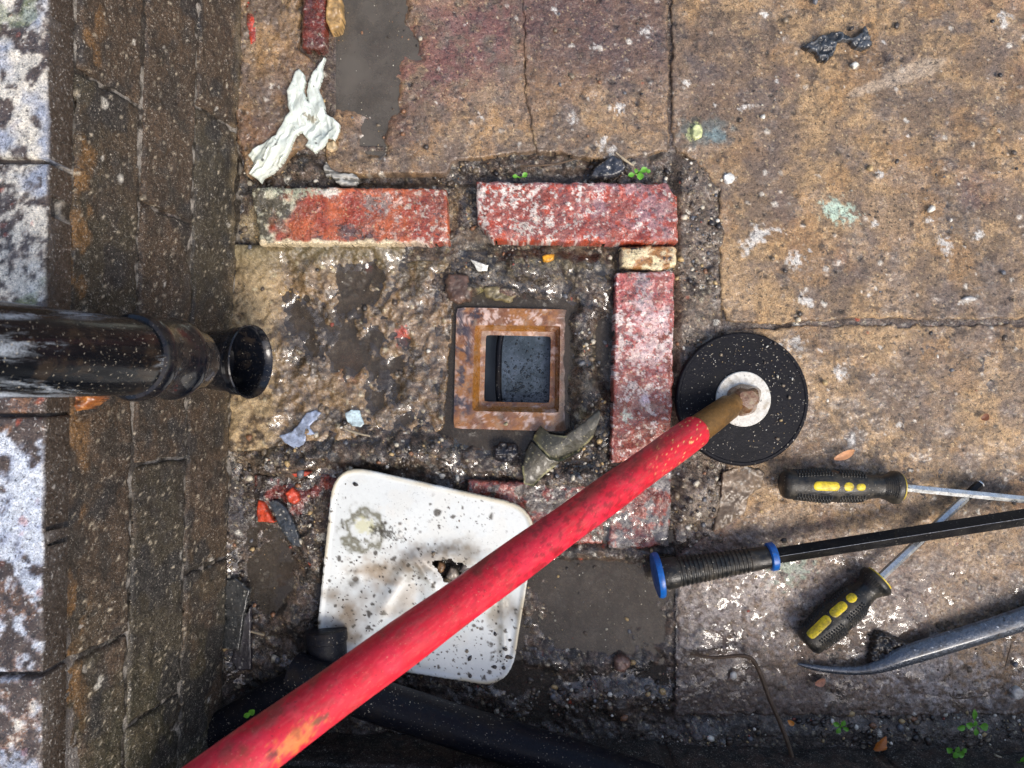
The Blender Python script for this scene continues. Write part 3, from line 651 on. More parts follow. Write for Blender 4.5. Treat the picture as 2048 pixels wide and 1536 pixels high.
def quadring(name, outer, inner, zo, zi, seg, surf=True, bev=.0015):
    """flat or sloping band between two quads given in pixels"""
    rings = []
    def rp(q, t, rr=.06):
        P = []
        for i in range(4):
            a = Vector(q[i]); b = Vector(q[(i+1) % 4]); pv = Vector(q[i-1])
            P.append(a.lerp(pv, rr)); P.append(a.lerp(pv, rr*.3).lerp(a.lerp(b, rr*.3), .5)); P.append(a.lerp(b, rr))
            for j in range(1, seg): P.append(a.lerp(b, rr+(1-2*rr)*j/seg))
        return P
    A = rp(outer, 0); B = rp(inner, 0); n = len(A); V = []; ns = 12
    for s in range(ns+1):
        t = s/ns
        for i in range(n):
            p = A[i].lerp(B[i], t); z = zo+(zi-zo)*t
            V.append((p.x, p.y, z))
    V = np.array(V); u, v = V[:, 0], V[:, 1]
    z = V[:, 2]+(fbm(u, v, 20, 3, 409)-.5)*.0010-.0045*ss(u, 1095, 1138)*(V[:, 2] > -.01)
    Q = [(s*n+i, s*n+(i+1) % n, (s+1)*n+(i+1) % n, (s+1)*n+i) for s in range(ns) for i in range(n)]
    c, w = c_glaze(u, v); k = (H-z)/F
    if name == 'inner_wall': c = mx(c, srgb(168, 112, 32), .6*(u < 1090))
    X = np.stack([(u-1024)*k, (768-v)*k, z], -1)-go
    me = mesh_np(name, X, np.array(Q)[:, ::-1], c, np.full(len(u), .9)); me.set_sharp_from_angle(angle=math.radians(40))
    return link(name, me, g, M['glaze'])
O0 = [(913, 615), (1140, 619), (1136, 863), (907, 857)]
O1 = [(950, 650), (1121, 652), (1118, 826), (944, 822)]
O2 = [(962, 661), (1111, 664), (1109, 815), (958, 812)]
O3 = [(972, 670), (1102, 673), (1099, 806), (968, 803)]
k2 = lambda q, z: [(1024+(a-1024)*H/(H-z), 768+(b-768)*H/(H-z)) for a, b in q]
quadring('outer_wall', O0, O0, -.035, -.0065, 10)
quadring('rim', O0, O1, -.0065, -.0065, 56)
quadring('inner_wall', O1, O2, -.0065, -.020, 56)
quadring('ledge', O2, O3, -.020, -.0215, 56)
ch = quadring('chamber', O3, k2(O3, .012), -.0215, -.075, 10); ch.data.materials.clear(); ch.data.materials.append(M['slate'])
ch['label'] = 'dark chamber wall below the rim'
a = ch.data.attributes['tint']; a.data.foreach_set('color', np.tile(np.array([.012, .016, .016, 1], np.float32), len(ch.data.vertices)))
# trap wall that holds the standing water back
def boxm(name, parent, p, s, mat, rotz=0, org=(0, 0, 0), bev=0.):
    x, y, z = [q/2 for q in s]; R = Matrix.Rotation(rotz, 3, 'Z')
    V = [tuple(R @ Vector((a*x, b*y, c*z))+Vector(p)-Vector(org)) for a in (-1, 1) for b in (-1, 1) for c in (-1, 1)]
    me = bpy.data.meshes.new(name)
    me.from_pydata(V, [], [(0, 1, 3, 2), (4, 6, 7, 5), (0, 4, 5, 1), (2, 3, 7, 6), (0, 2, 6, 4), (1, 5, 7, 3)])
    return link(name, me, parent, mat)
t = tube('trap_wall', g, [W(1003, 668, -.036), W(998, 700, -.036), W(997, 780, -.036), W(1001, 808, -.036)], .0035, M['blackpipe'], 10, 1.2, None, go, 6)
sheetw = sheet('gully_water', [(996, 664), (1112, 664), (1112, 816), (996, 816)], -.0365, 'dark blue water with scum and bubbles standing in the gully', mat='gullywater')
sheet('trap_water', [(960, 664), (996, 664), (996, 816), (960, 816)], -.052, 'black water in the narrow slot left of the gully water', mat='bubble')
bv, bq = [], []
rng = np.random.default_rng(5); nb = 0
while nb < 420:
    u = rng.uniform(1006, 1096); v = rng.uniform(675, 803)
    dens = .15+.85*ss(np.array(v+(u-1050)*.4), 690, 760)
    if rng.random() > dens: continue
    r = rng.uniform(.7, 1.5) if rng.random() < .82 else rng.uniform(1.6, 3.4); r *= S
    c = W(u, v, -.0365); b0 = len(bv)
    for j, (rr, hh) in enumerate(((1, 0), (.85, .45), (.5, .8), (.0, .95))):
        for k in range(8):
            an = k*math.pi/4; bv.append((c.x+math.cos(an)*rr*r, c.y+math.sin(an)*rr*r, c.z+hh*r*.8))
    for j in range(3):
        for k in range(8): bq.append((b0+j*8+k, b0+j*8+(k+1) % 8, b0+j*8+8+(k+1) % 8, b0+j*8+8+k))
    nb += 1
tag(link('bubbles', mesh_np('bubbles', np.array(bv), np.array(bq)), None, M['bubble']), 'tiny bubbles floating on the gully water', kind='stuff')

# ------------------------------------------------------------------ the low brick wall on the left
bat = math.radians(10)
wt = Vector((-.027, -1, 0)).normalized(); wb = Vector((-math.sin(bat), 0, math.cos(bat))); wnrm = Vector((math.cos(bat), -.027, math.sin(bat))).normalized()
W0 = Vector(((467-1024)*S, 0, 0))
def wmap(a, b, h):     # a along the wall in mm (towards the bottom of the picture), b up in mm, h outwards in metres
    return (np.array(W0)[None]+a[:, None]*.001*np.array(wt)+b[:, None]*.001*np.array(wb)+h[:, None]*np.array(wnrm))
wall = empty('low_wall', 'dark damp low brick wall with pale paint and painted-in sky sheen on its coping, left of the paving', 'wall', W0+Vector((-.05, 0, 0)))
wo = tuple(wall.location)
def c_wall(seed):
    rs = random.Random(seed); k = rs.uniform(.9, 1.12); hue = rs.random()
    def f(a, b):
        n = fbm(a, b, 55, 4, 501, .6); m = fbm(a, b, 14, 4, 502)
        base = srgb(76, 60, 44)*k if hue < .6 else srgb(66, 58, 42)*k
        c = mx(np.tile(base, (len(a), 1)), srgb(84, 66, 48), ss(n, .45, .65)*.6)
        c = mx(c, srgb(44, 38, 31), ss(m, .5, .64)*.7)
        c = mx(c, srgb(62, 60, 38), ss(a, 100, 350)*ss(n, .4, .6)*.7)
        c = mx(c, srgb(40, 38, 37), ss(fbm(a, b, 45, 3, 503), .60, .67)*.8)
        c = mx(c, srgb(140, 100, 50), ss(fbm(a*.5, b, 22, 3, 504), .62, .7)*ss(b, 190, 215)*.6)
        s, i = spots(a, b, 7, .6, .4, 1.7, 505); c = mx(c, srgb(206, 192, 166), s*(.35+.6*i))
        s, i = spots(a, b, 45, .25, 1, 5, 506); c = mx(c, srgb(220, 214, 200), s*.8)
        c = mx(c, srgb(150, 130, 96), (1-ss(b+(m-.5)*20, 2, 22))*ss(-a, -150, 60)*.5)
        return c, .35+.3*ss(m, .4, .6)
    return f
def s_wall(a, b): return (fbm(a, b, 40, 4, 511)-.5)*.005+(fbm(a, b, 9, 4, 512)-.5)*.0045
rows = 3
for r_ in range(rows):
    off = (0, 112, 30)[r_]
    for k in range(-4, 4):
        a0 = k*225+off-40; a1 = a0+221
        if a1 < -640 or a0 > 640: continue
        b0 = r_*75+4; b1 = b0+70
        o = hf('brick', wall, [(a0, b0), (a1, b0), (a1, b1), (a0, b1)], c_wall(r_*50+k+9), M['wall'], 0., .010, 2.5, 2.2, s_wall, .001, wmap, 2., 14, seed=r_*9+k+50, local=wo)
def c_wm(a, b):
    m = fbm(a, b, 10, 4, 521)
    c = mx(np.tile(srgb(46, 40, 33), (len(a), 1)), srgb(176, 168, 156), ss(m, .50, .60)*.75)  # whitish flecks: wet glints along the courses, painted into the mortar
    return c, .8
hf('mortar', wall, [(-640, -20), (620, -20), (620, 236), (-640, 236)], c_wm, M['mortar'], -.0030, .02, 1, 3., lambda a, b: (fbm(a, b, 12, 3, 522)-.5)*.003, .001, wmap, 0, local=wo)
# coping bricks: flat tops at 0.25 m
LZ = .251
def c_ledge(seed, mode):
    def f(x, y):
        n = fbm(x, y, 40, 4, 531, .6); m = fbm(x, y, 11, 4, 532, .6)
        pale = mx(np.tile(srgb(214, 206, 190), (len(x), 1)), srgb(150, 156, 170), ss(n, .42, .6))
        dark = mx(np.tile(srgb(72, 58, 50), (len(x), 1)), srgb(120, 84, 56), ss(m, .5, .6))
        amt = {'pale': .40, 'blue': .36, 'dark': .54}[mode]
        q = ss(n*.35+m*.65, amt, amt+.09)
        if mode == 'blue':
            pale = mx(np.tile(srgb(168, 176, 194), (len(x), 1)), srgb(206, 212, 220), ss(m, .4, .6))  # blue white tone puts the sky's reflection into the top colour
            lo = ss(-y, 95, 150)+ss(y, -42, -24); q = ss(n*.45+m*.55-lo*.16, .38, .46)
        c = mx(dark, pale, q)
        c = mx(c, srgb(120, 130, 90), ss(fbm(x, y, 24, 3, 533), .6, .68)*.6*(mode == 'pale'))
        s, i = spots(x, y, 14, .3, .8, 4, 534); c = mx(c, ORG*.7, s*.6*i)
        c = mx(c, srgb(60, 48, 37), ss(x-xe(y*.001), -2.0, -.6))
        return c, .35+.5*ss(m, .4, .6) if mode != 'pale' else .7
    return f
for y1, y0, mode in ((.62, .384, 'pale'), (.380, .162, 'pale'), (.158, .030, 'pale'), (.026, -.021, 'blue'), (-.024, -.2065, 'blue'), (-.2105, -.43, 'dark'), (-.434, -.62, 'dark')):
    hf('coping_brick', wall, [(xe(y0), y0*1000), (xe(y1), y1*1000), (xe(y1)-108, y1*1000), (xe(y0)-108, y0*1000)][::-1], c_ledge(1, mode), M['ledge'], LZ, .028, 2.5, 1.6,
       lambda x, y: (fbm(x, y, 30, 4, 541)-.5)*.005+(fbm(x, y, 7, 3, 542)-.5)*.0025, .001, lmap, .4, local=wo)
hf('mortar', wall, [(xe(0)-6, -620), (xe(0)-6, 620), (xe(0)-104, 620), (xe(0)-104, -620)], lambda a, b: (np.tile(srgb(60, 50, 42), (len(a), 1)), .5), M['mortar'], LZ-.006, .24, 2, 6, None, .001, lmap, 0, local=wo)

# ------------------------------------------------------------------ the low wall along the bottom
wall2 = empty('garden_wall', 'very dark shaded brick wall along the bottom edge of the yard', 'wall', W(1200, 1500))
w2 = tuple(wall2.location)
Y2 = (768-1482)*S
def w2map(a, b, h): return np.stack([a*.001, Y2+a*.001*-.02+h*1., b*.001], -1)
def c_w2(seed):
    def f(a, b):
        n = fbm(a, b, 50, 4, 551, .6); m = fbm(a, b, 12, 4, 552)
        c = mx(np.tile(srgb(46, 38, 32), (len(a), 1)), srgb(70, 54, 44), ss(n, .45, .65)*.8); c = mx(c, srgb(24, 21, 19), ss(m, .48, .62))
        s, i = spots(a, b, 10, .3, .5, 2, 553); c = mx(c, srgb(150, 140, 120), s*i*.7)
        return c, .5
    return f
for r_ in range(3):
    for k in range(-2, 5):
        a0 = k*225+(0, 112, 0)[r_]-60; b0 = -12+r_*75
        if a0+215 < -310: continue
        P0 = max(a0, -312)
        hf('brick', wall2, [(P0, b0), (a0+215, b0), (a0+215, b0+65), (P0, b0+65)], c_w2(k), M['wall'], 0., .012, 3.5, 2.6, s_wall, .001, w2map, 1.5, 20, seed=r_*11+k, local=w2)
hf('mortar', wall2, [(-312, -30), (1100, -30), (1100, 212), (-312, 212)], c_w2(3), M['mortar'], -.003, .08, 1, 4., None, .001, w2map, 0, local=w2)

# ------------------------------------------------------------------ black downpipe with shoe
dp = empty('downpipe', 'glossy black cast iron downpipe with round open shoe, fixed to the left wall', 'downpipe', (-.277, .0215, .04))
do = tuple(dp.location)
ax = Vector((-math.sin(bat), 0, math.cos(bat)))
pb = Vector((-.2767, .0205, .166))+ax*.031; yo = .0
def dirt(V):
    return V
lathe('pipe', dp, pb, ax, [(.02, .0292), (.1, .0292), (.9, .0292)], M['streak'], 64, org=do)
lathe('collar', dp, pb, ax, [(-.026, .0305), (-.0225, .0332), (-.018, .0338), (-.014, .0332), (-.012, .0322), (.016, .0326), (.018, .0334), (.022, .0341), (.026, .0334), (.029, .0318), (.030, .0292)], M['black'], 64, org=do)
lathe('lower_pipe', dp, pb, ax, [(-.052, .0), (-.052, .024), (-.044, .0275), (-.024, .0287)], M['black'], 64, org=do)
e = math.radians(14); sx = Vector((math.cos(e), -.03, math.sin(e)))
mo = W(506, 723, .083)
so = mo-sx*.036
sh = lathe('shoe', dp, so, sx, [(-.020, .0), (-.020, .018), (-.012, .0275), (.012, .0298), (.019, .0300), (.0195, .0325), (.0245, .0325), (.025, .0312), (.030, .0325), (.034, .0355), (.0352, .0348), (.0345, .0335), (.027, .030), (-.004, .028), (-.005, .0)], M['black'], 72, org=do, sharp=60)

# ------------------------------------------------------------------ drain plunger on its red pole
pg = empty('drain_plunger', 'black rubber disc plunger on a long red drain rod', 'plunger', W(1480, 798, .003))
po = tuple(pg.location)
dn = Vector((.03, .02, 1)).normalized(); dc = W(1480, 798, .004)
lathe('rubber_disc', pg, dc, dn, [(0, .0), (0, .069), (.002, .0702), (.006, .0702), (.0084, .0695), (.0092, .0685), (.0092, .0665), (.0084, .0655), (.0085, .040), (.0088, .034), (.0085, .0)], M['rubber'], 96, org=po)
lathe('washer', pg, dc+dn*.0085, dn, [(0, .0288), (.0022, .0288), (.003, .0280), (.003, .0)], M['washer'], 64, org=po)
tipz = .052; pa = W(1392, 862, tipz); pe = W(455, 1541, .355)
pd = (pe-pa).normalized(); pend = pa+pd*1.5
# keep the pole clear of the ground: extend towards the disc
fe = W(1470, 800, .020)
cupc = dc+dn*.011
lathe('locking_cup', pg, cupc, dn, [(-.001, .0165), (.003, .0165), (.007, .014), (.012, .0125), (.016, .009), (.017, .0)], M['cup'], 32, org=po, sq=lambda a, d: 1+.10*math.sin(a*3)+.06*math.sin(a*5+d*300))
fax = (pa-W(1490, 790, .016))
lathe('ferrule', pg, W(1490, 790, .016), fax, [(0, .0), (0, .0080), (.001, .0090), (.022, .0096), (.0235, .0112), (.026, .0128), (fax.length+.01, .0146)], M['brass'], 40, org=po)
def redtint(V):
    u, v = toP(V); c = np.tile(np.array([.60, .010, .028]), (len(u), 1))
    t = np.clip((1392-u)/940, 0, 1)
    c = mx(c, np.array([.64, .02, .05]), ss(fbm(u, v, 60, 3, 601), .45, .65)*.6)
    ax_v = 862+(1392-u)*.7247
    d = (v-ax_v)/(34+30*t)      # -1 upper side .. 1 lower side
    q = ss(fbm(u*.7+v*.5, (v-u)*.35, 28, 4, 602), .50, .62)*(1-ss(d, -.7, .1)); c = mx(c, np.array([.22, .045, .03]), q*.6)  # upper side darkened in patches, shade painted into the red
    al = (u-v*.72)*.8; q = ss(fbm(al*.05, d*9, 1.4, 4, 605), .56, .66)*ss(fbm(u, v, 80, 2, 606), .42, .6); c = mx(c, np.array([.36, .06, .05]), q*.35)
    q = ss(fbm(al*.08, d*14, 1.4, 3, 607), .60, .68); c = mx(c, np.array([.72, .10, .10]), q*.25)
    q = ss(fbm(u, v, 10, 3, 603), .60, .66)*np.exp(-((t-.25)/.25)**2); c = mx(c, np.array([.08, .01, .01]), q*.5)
    c = blob(c, u, v, 585, 1482, 58, 20, srgb(212, 116, 56), .95, -.66, rough=1.1); c = blob(c, u, v, 640, 1440, 22, 8, srgb(96, 66, 40), .8, -.66)
    c = blob(c, u, v, 560, 1400, 90, 10, srgb(140, 60, 50), .6, -.66, rough=1.5)
    c = blob(c, u, v, 545, 1510, 16, 10, srgb(70, 30, 16), .8, -.4)
    s, i = spots(u, v, 6, .35, .7, 2.0, 604); c = mx(c, srgb(225, 190, 120), s*(1-ss(t, .03, .12)))
    return c
N = 260; prof = [(-.0005, .0125), (-.0003, .0150), (.002, .0160)]+[(.004+i*.6/N, .0161+.0003*math.sin(i*.13)) for i in range(N)]+[(.61+i*.3, .0163) for i in range(4)]
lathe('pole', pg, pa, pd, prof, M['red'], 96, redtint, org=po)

# ------------------------------------------------------------------ white plastic cover
def c_plate(u, v):
    c = np.tile(srgb(214, 218, 215), (len(u), 1)); n = fbm(u, v, 40, 4, 701)
    c = mx(c, srgb(214, 214, 206), ss(n, .5, .7)*.5)
    for (x, y, a, b, col, al) in ((700, 1225, 55, 60, (116, 92, 56), .85), (760, 1140, 60, 34, (140, 114, 80), .75), (850, 1115, 70, 28, (122, 104, 82), .7), (800, 1200, 50, 40, (150, 128, 96), .6), (830, 1140, 90, 22, (104, 88, 64), .7), (900, 1095, 60, 12, (120, 106, 84), .6),
                                  (1005, 1210, 40, 60, (124, 108, 80), .8), (930, 1110, 50, 30, (140, 124, 98), .65), (690, 1270, 40, 30, (104, 82, 48), .8), (1000, 1280, 14, 40, (150, 142, 118), .6),
                                  (705, 1160, 16, 22, (70, 64, 50), .8)):
        c = blob(c, u, v, x, y, a, b, srgb(*col), al, soft=1., rough=.75, nz=.6)
    r = np.hypot((u-728)/34, (v-1062)/34)+(fbm(u, v, 12, 3, 702)-.5)*1.2
    c = mx(c, srgb(84, 78, 40), np.exp(-((r-1)/.28)**2)*.85); c = blob(c, u, v, 728, 1050, 20, 18, srgb(196, 190, 120), .5)
    c = blob(c, u, v, 775, 1065, 26, 12, srgb(60, 56, 44), .85, .4, rough=1.5)
    e = psdf(u, v, PLATE); c = mx(c, srgb(186, 172, 138), (1-ss(e, 3, 11))*.75*ss(fbm(u, v, 60, 2, 703), .25, .5))
    dens = ss(fbm(u, v, 60, 3, 704)+(v-1100)/900, .38, .62)
    s, i = spots(u, v, 13, .5, .7, 3.6, 705); c = mx(c, srgb(58, 48, 38), s*(.15+.85*dens))
    s, i = spots(u, v, 24, .45, 1.5, 8.5, 706); c = mx(c, srgb(58, 50, 38), s*.9*ss(dens, .2, .8))
    s, i = spots(u, v, 6, .3, .5, 1.2, 707); c = mx(c, srgb(70, 60, 48), s*.7*(.3+dens))
    s, i = spots(u, v, 40, .3, 1.5, 5, 708); c = mx(c, srgb(60, 54, 42), s*.9)
    return c, .5
def rounded(pts, r, n=8):
    P = []
    for i in range(len(pts)):
        a = Vector(pts[i-1]); b = Vector(pts[i]); c = Vector(pts[(i+1) % len(pts)])
        p = b+(a-b).normalized()*r; q = b+(c-b).normalized()*r
        for k in range(n+1):
            t = k/n; P.append(tuple(p*(1-t)**2+b*2*t*(1-t)+q*t*t))
    return P
PLATE = rounded([(668, 925), (1078, 1016), (1020, 1377), (628, 1314)], 72)
def s_plate(u, v):
    z = (u-850)*8e-6+(fbm(u, v, 150, 2, 711)-.5)*.004
    e = psdf(u, v, PLATE); z = z+.0016*(1-ss(e, 4, 12))
    for (x0, y0, x1, y1, h, w) in ((820, 1115, 930, 1105, .0055, 20), (930, 1105, 1010, 1190, .005, 22), (822, 1118, 745, 1250, .0045, 15), (830, 1118, 880, 1185, .006, 11),
                                   (1005, 1190, 1010, 1330, .003, 8), (890, 1105, 1000, 1130, .003, 16)):
        a = np.array([x0, y0]); b = np.array([x1, y1]); q = b-a
        t = np.clip(((u-x0)*q[0]+(v-y0)*q[1])/(q@q), 0, 1); d = np.hypot(u-x0-q[0]*t, v-y0-q[1]*t)
        z = z+h*np.exp(-(d/w)**2)*np.sin(math.pi*(.15+.8*t))
    z = z-.006*np.exp(-(((u-750)/55)**2+((v-1160)/28)**2))-.006*np.exp(-(((u-1010)/30)**2+((v-1215)/35)**2))-.004*np.exp(-(((u-835)/18)**2+((v-1200)/40)**2))
    return z
PH = [(866, 1122), (900, 1116), (932, 1130), (960, 1155), (905, 1176), (886, 1156)]
cover = hf('plastic_cover', None, PLATE, c_plate, M['plate'], .013, .0022, 2.5, 2.1, s_plate, wob=.5, hole=lambda u, v: psdf(u, v, PH)+(fbm(u, v, 12, 3, 9)-.5)*10 > 0)
tag(cover, 'creased white plastic plate with rounded corners and mud spots, under the red rod', 'plastic cover')
# ------------------------------------------------------------------ screwdrivers
def screwdriver(label, A, B, tip, zc, pads, black_tip=False, text=False, fat=1.):
    """A butt, B collar, tip of the shaft: world points"""
    root = empty('screwdriver', label, 'screwdriver', (A.x, A.y, 0), 'screwdrivers')
    og = tuple(root.location); ax = (B-A); Ln = ax.length
    pr = [(0, 0), (0, .0105), (.002, .0135), (.006, .0150), (.14*Ln, .0148), (.22*Ln, .0158), (.34*Ln, .0172), (.44*Ln, .0168), (.52*Ln, .0158), (.60*Ln, .0160), (.68*Ln, .0150), (.76*Ln, .0125), (.84*Ln, .0118), (.90*Ln, .0140), (.95*Ln, .0172), (.985*Ln, .0172), (Ln, .0155), (Ln, 0)]
    pr = [(a, b*fat) for a, b in pr]; P2 = []
    for i in range(len(pr)-1):
        for j in range(4 if pr[i+1][0]-pr[i][0] > .004 else 1):
            t = j/4; P2.append((pr[i][0]*(1-t)+pr[i+1][0]*t, pr[i][1]*(1-t)+pr[i+1][1]*t))
    P2.append(pr[-1])
    lathe('handle', root, A, ax, P2, M['grip'], 40, org=og, sq=lambda a, d: 1+.03*math.cos(3*a), sharp=50)
    axn, s, t = frame_for(ax)
    rad = lambda d: float(np.interp(d, [p[0] for p in pr], [p[1] for p in pr]))
    def onsurf(d, ang, up): r = (rad(d))*(1+.03*math.cos(3*ang))+up; return A+axn*d+s*(math.cos(ang)*r)+t*(math.sin(ang)*r)
    for (d0, d1, a0, wd) in pads:     # yellow inlays
        V = []; Q = []; nx, ny = 16, 8
        for i in range(nx+1):
            d = (d0+(d1-d0)*i/nx)*Ln; e2 = min(i, nx-i)/nx*(d1-d0)*Ln
            half = wd*math.sqrt(max(0, min(1, 1-(max(0, wd-e2)/wd)**2)))
            for j in range(ny+1):
                w_ = (j/ny*2-1)*half; r = rad(d); an = a0+w_/r
                V.append(tuple(onsurf(d, an, .0009*(1-(2*j/ny-1)**4)*min(1, half/wd*1.2)-.0003)-Vector(og)))
        for i in range(nx):
            for j in range(ny): Q.append((i*(ny+1)+j, (i+1)*(ny+1)+j, (i+1)*(ny+1)+j+1, i*(ny+1)+j+1))
        link('inlay', mesh_np('inlay', np.array(V), np.array(Q)[:, ::-1]), root, M['yellow'])
    V = []; Q = []                    # raised grip studs
    for a0 in (pads[0][2]-1.05, pads[0][2]+1.05, pads[0][2]+2.1, pads[0][2]-2.1):
        for (d0, d1) in ((.10, .40), (.46, .70)):
            nd = int((d1-d0)*Ln/.0030)
            for i in range(nd):
                for j in range(-2, 3):
                    d = d0*Ln+(i+.5+.25*(j % 2))*.0030; r = rad(d); an = a0+j*.0028/r+.0
                    for dd, da in ((-.0011, -.0010), (.0011, -.0010), (.0011, .0010), (-.0011, .0010)): V.append(tuple(onsurf(d+dd, an+da/r, -.0002)-Vector(og)))
                    for dd, da in ((-.0006, -.0006), (.0006, -.0006), (.0006, .0006), (-.0006, .0006)): V.append(tuple(onsurf(d+dd, an+da/r, .0014)-Vector(og)))
                    b = len(V)-8; Q += [(b+4, b+5, b+6, b+7)]+[(b+k, b+(k+1) % 4, b+4+(k+1) % 4, b+4+k) for k in range(4)]
    for i in range(7):
        d = (.85+.012*i*1.2)*Ln
        for an in np.linspace(pads[0][2]-.6, pads[0][2]+.6, 9):
            r = rad(d)
            for dd, da in ((-.0004, -.0012), (.0004, -.0012), (.0004, .0012), (-.0004, .0012)): V.append(tuple(onsurf(d+dd, an+da/r, -.0002)-Vector(og)))
            for dd, da in ((-.0002, -.0012), (.0002, -.0012), (.0002, .0012), (-.0002, .0012)): V.append(tuple(onsurf(d+dd, an+da/r, .0006)-Vector(og)))
            b = len(V)-8; Q += [(b+4, b+5, b+6, b+7)]+[(b+k, b+(k+1) % 4, b+4+(k+1) % 4, b+4+k) for k in range(4)]
    tag(link('grip_studs', mesh_np('grip_studs', np.array(V), np.array(Q), smooth=False), root, M['grip']), kind='stuff')
    lathe('collar', root, B-ax.normalized()*.0006, ax, [(0, 0), (0, .0143), (.0022, .0143), (.0022, 0)], M['yellow'], 40, org=og)
    sa = tip-B
    shf = lathe('shaft', root, B, sa, [(0, .0042), (sa.length, .0042), (sa.length, 0)], M['steel'], 6, org=og)
    if black_tip:
        lathe('tip', root, tip-sa.normalized()*.022, sa, [(0, .0043), (.0, .0048), (.020, .0046), (.0225, .003), (.0225, 0)], M['darksteel'], 6, org=og)
    if text:
        cu = bpy.data.curves.new('lettering', 'FONT'); cu.body = 'VANADIUM'; cu.size = .0042; cu.extrude = .00004
        tmp = bpy.data.objects.new('lettering', cu); COL.objects.link(tmp)
        dg = bpy.context.evaluated_depsgraph_get(); me = bpy.data.meshes.new_from_object(tmp.evaluated_get(dg))
        bpy.data.objects.remove(tmp); me.name = 'lettering'
        o = link('lettering', me, root, M['print'])
        me.materials.clear(); me.materials.append(M['print'])
        wid = max(v.co.x for v in me.vertices)
        an = math.atan2(sa.y, sa.x)+math.pi
        p = W(2026, 999, zc+.0048); k = Matrix.Rotation(an, 4, 'Z')
        # upside down as seen from here: the word ends at p and starts beyond the frame
        off = sa.normalized()*wid
        side = Vector((math.cos(an+math.pi/2), math.sin(an+math.pi/2), 0))*-.0014
        zt = (B+sa*((p-B).length/sa.length)).z+.0039
        o.matrix_world = Matrix.Translation(Vector((p.x+off.x+side.x, p.y+off.y+side.y, zt))-Vector(og)) @ k
        o.matrix_parent_inverse = Matrix.Identity(4)
    return root
screwdriver('black and yellow screwdriver lying level, its steel shaft running off the right edge', W(1563, 968, .019), W(1797, 974, .018), W(2200, 1014, .017), .018,
            [(.215, .44, 1.62, .0053), (.47, .56, 1.62, .0050), (.575, .66, 1.62, .0040)], text=True, fat=1.0)
screwdriver('black and yellow screwdriver lying aslant under the black pry bar, tip up right', W(1612, 1288, .018), W(1757, 1158, .017), W(1962, 966, .009), .016,
            [(.05, .355, 2.3, .0056), (.365, .57, 2.3, .0056), (.59, .70, 2.3, .0054)], black_tip=True, fat=1.02)

# ------------------------------------------------------------------ pry bar with blue guards
pb_ = empty('pry_bar', 'black square pry bar with ribbed black handle and two blue guards', 'pry bar', W(1310, 1150))
bo = tuple(pb_.location)
PA = W(1316, 1150, .023); PB = W(1544, 1113, .024); PT = W(2180, 1014, .030); d1 = PB-PA; L1 = d1.length
hp = [(0, .0), (0, .0135), (.004, .0156), (.012, .0160)]
for i in range(17): x = .020+i*.0045; r = .0158-.0036*(i/17)-.0002; hp += [(x, r), (x+.0012, r-.0009), (x+.0022, r-.0009), (x+.0030, r)]
hp += [(L1*.85, .0118), (L1, .0112)]
lathe('handle', pb_, PA, d1, hp, M['grip'], 48, org=bo, sharp=30)
lathe('guard', pb_, PA-d1.normalized()*.003, d1, [(-.001, 0), (-.001, .018), (0, .0225), (.003, .0236), (.006, .0228), (.0068, .017), (.0068, 0)], M['blue'], 48, org=bo)
lathe('guard', pb_, PB-d1.normalized()*.004, d1, [(0, 0), (0, .0128), (.0012, .0145), (.0065, .0145), (.0078, .0128), (.0078, 0)], M['blue'], 48, org=bo)
d2 = PT-PB
lathe('shaft', pb_, PB, d2, [(0, .0080), (d2.length, .0086), (d2.length, 0)], M['darksteel'], 4, ph=.10, org=bo, sq=lambda a, d: 1, sharp=20)

ax_, s_, t_ = frame_for(d2); a_ = 2*math.pi*1.10/4
tube('edge_highlight', pb_, [PB+d2*.01+(s_*math.cos(a_)+t_*math.sin(a_))*.0080, PT+(s_*math.cos(a_)+t_*math.sin(a_))*.0086], .00035, M['barsteel'], 6, 1, None, bo)  # thin bright strip added as the highlight along the ridge
# ------------------------------------------------------------------ curved crow bar
cb = empty('wrecking_bar', 'worn grey steel bar with a curved pointed claw, at lower right', 'crowbar', W(1700, 1330))
co = tuple(cb.location)
pts = [W(2180, 1188, .014), W(2048, 1237, .013), W(1900, 1284, .012), W(1810, 1312, .011), W(1765, 1331, .010), W(1720, 1341, .008), W(1670, 1340, .006), W(1630, 1335, .005), W(1596, 1328, .004)]
tube('bar', cb, pts, [.0130, .0125, .0118, .0110, .0075, .0048, .0042, .0032, .0012], M['barsteel'], 8, .8, None, co, 5)

# ------------------------------------------------------------------ black waste pipe in the corner
wp = empty('waste_pipe', 'black plastic waste pipe bending round the bottom left corner', 'pipe', W(640, 1400))
wo2 = tuple(wp.location)
lathe('socket', wp, W(652, 1258, .016), W(656, 1400, .022)-W(652, 1258, .016), [(0, .0), (0, .018), (.001, .0212), (.007, .0218), (.012, .0218), (.0128, .0205), (.085, .0205)], M['blackpipe'], 48, org=wo2)
tube('pipe', wp, [W(590, 1345, .034), W(690, 1380, .046), W(900, 1449, .054), W(1080, 1503, .058), W(1300, 1572, .062), W(1500, 1640, .065)], .0205, M['blackpipe'], 40, 1., None, wo2, 10)
tube('pipe', wp, [W(640, 1345, .020), W(560, 1384, .018), W(470, 1437, .016), W(330, 1520, .016), W(170, 1610, .020)], [.015, .016, .0165, .017, .018], M['blackpipe'], 32, .9, None, wo2, 10)

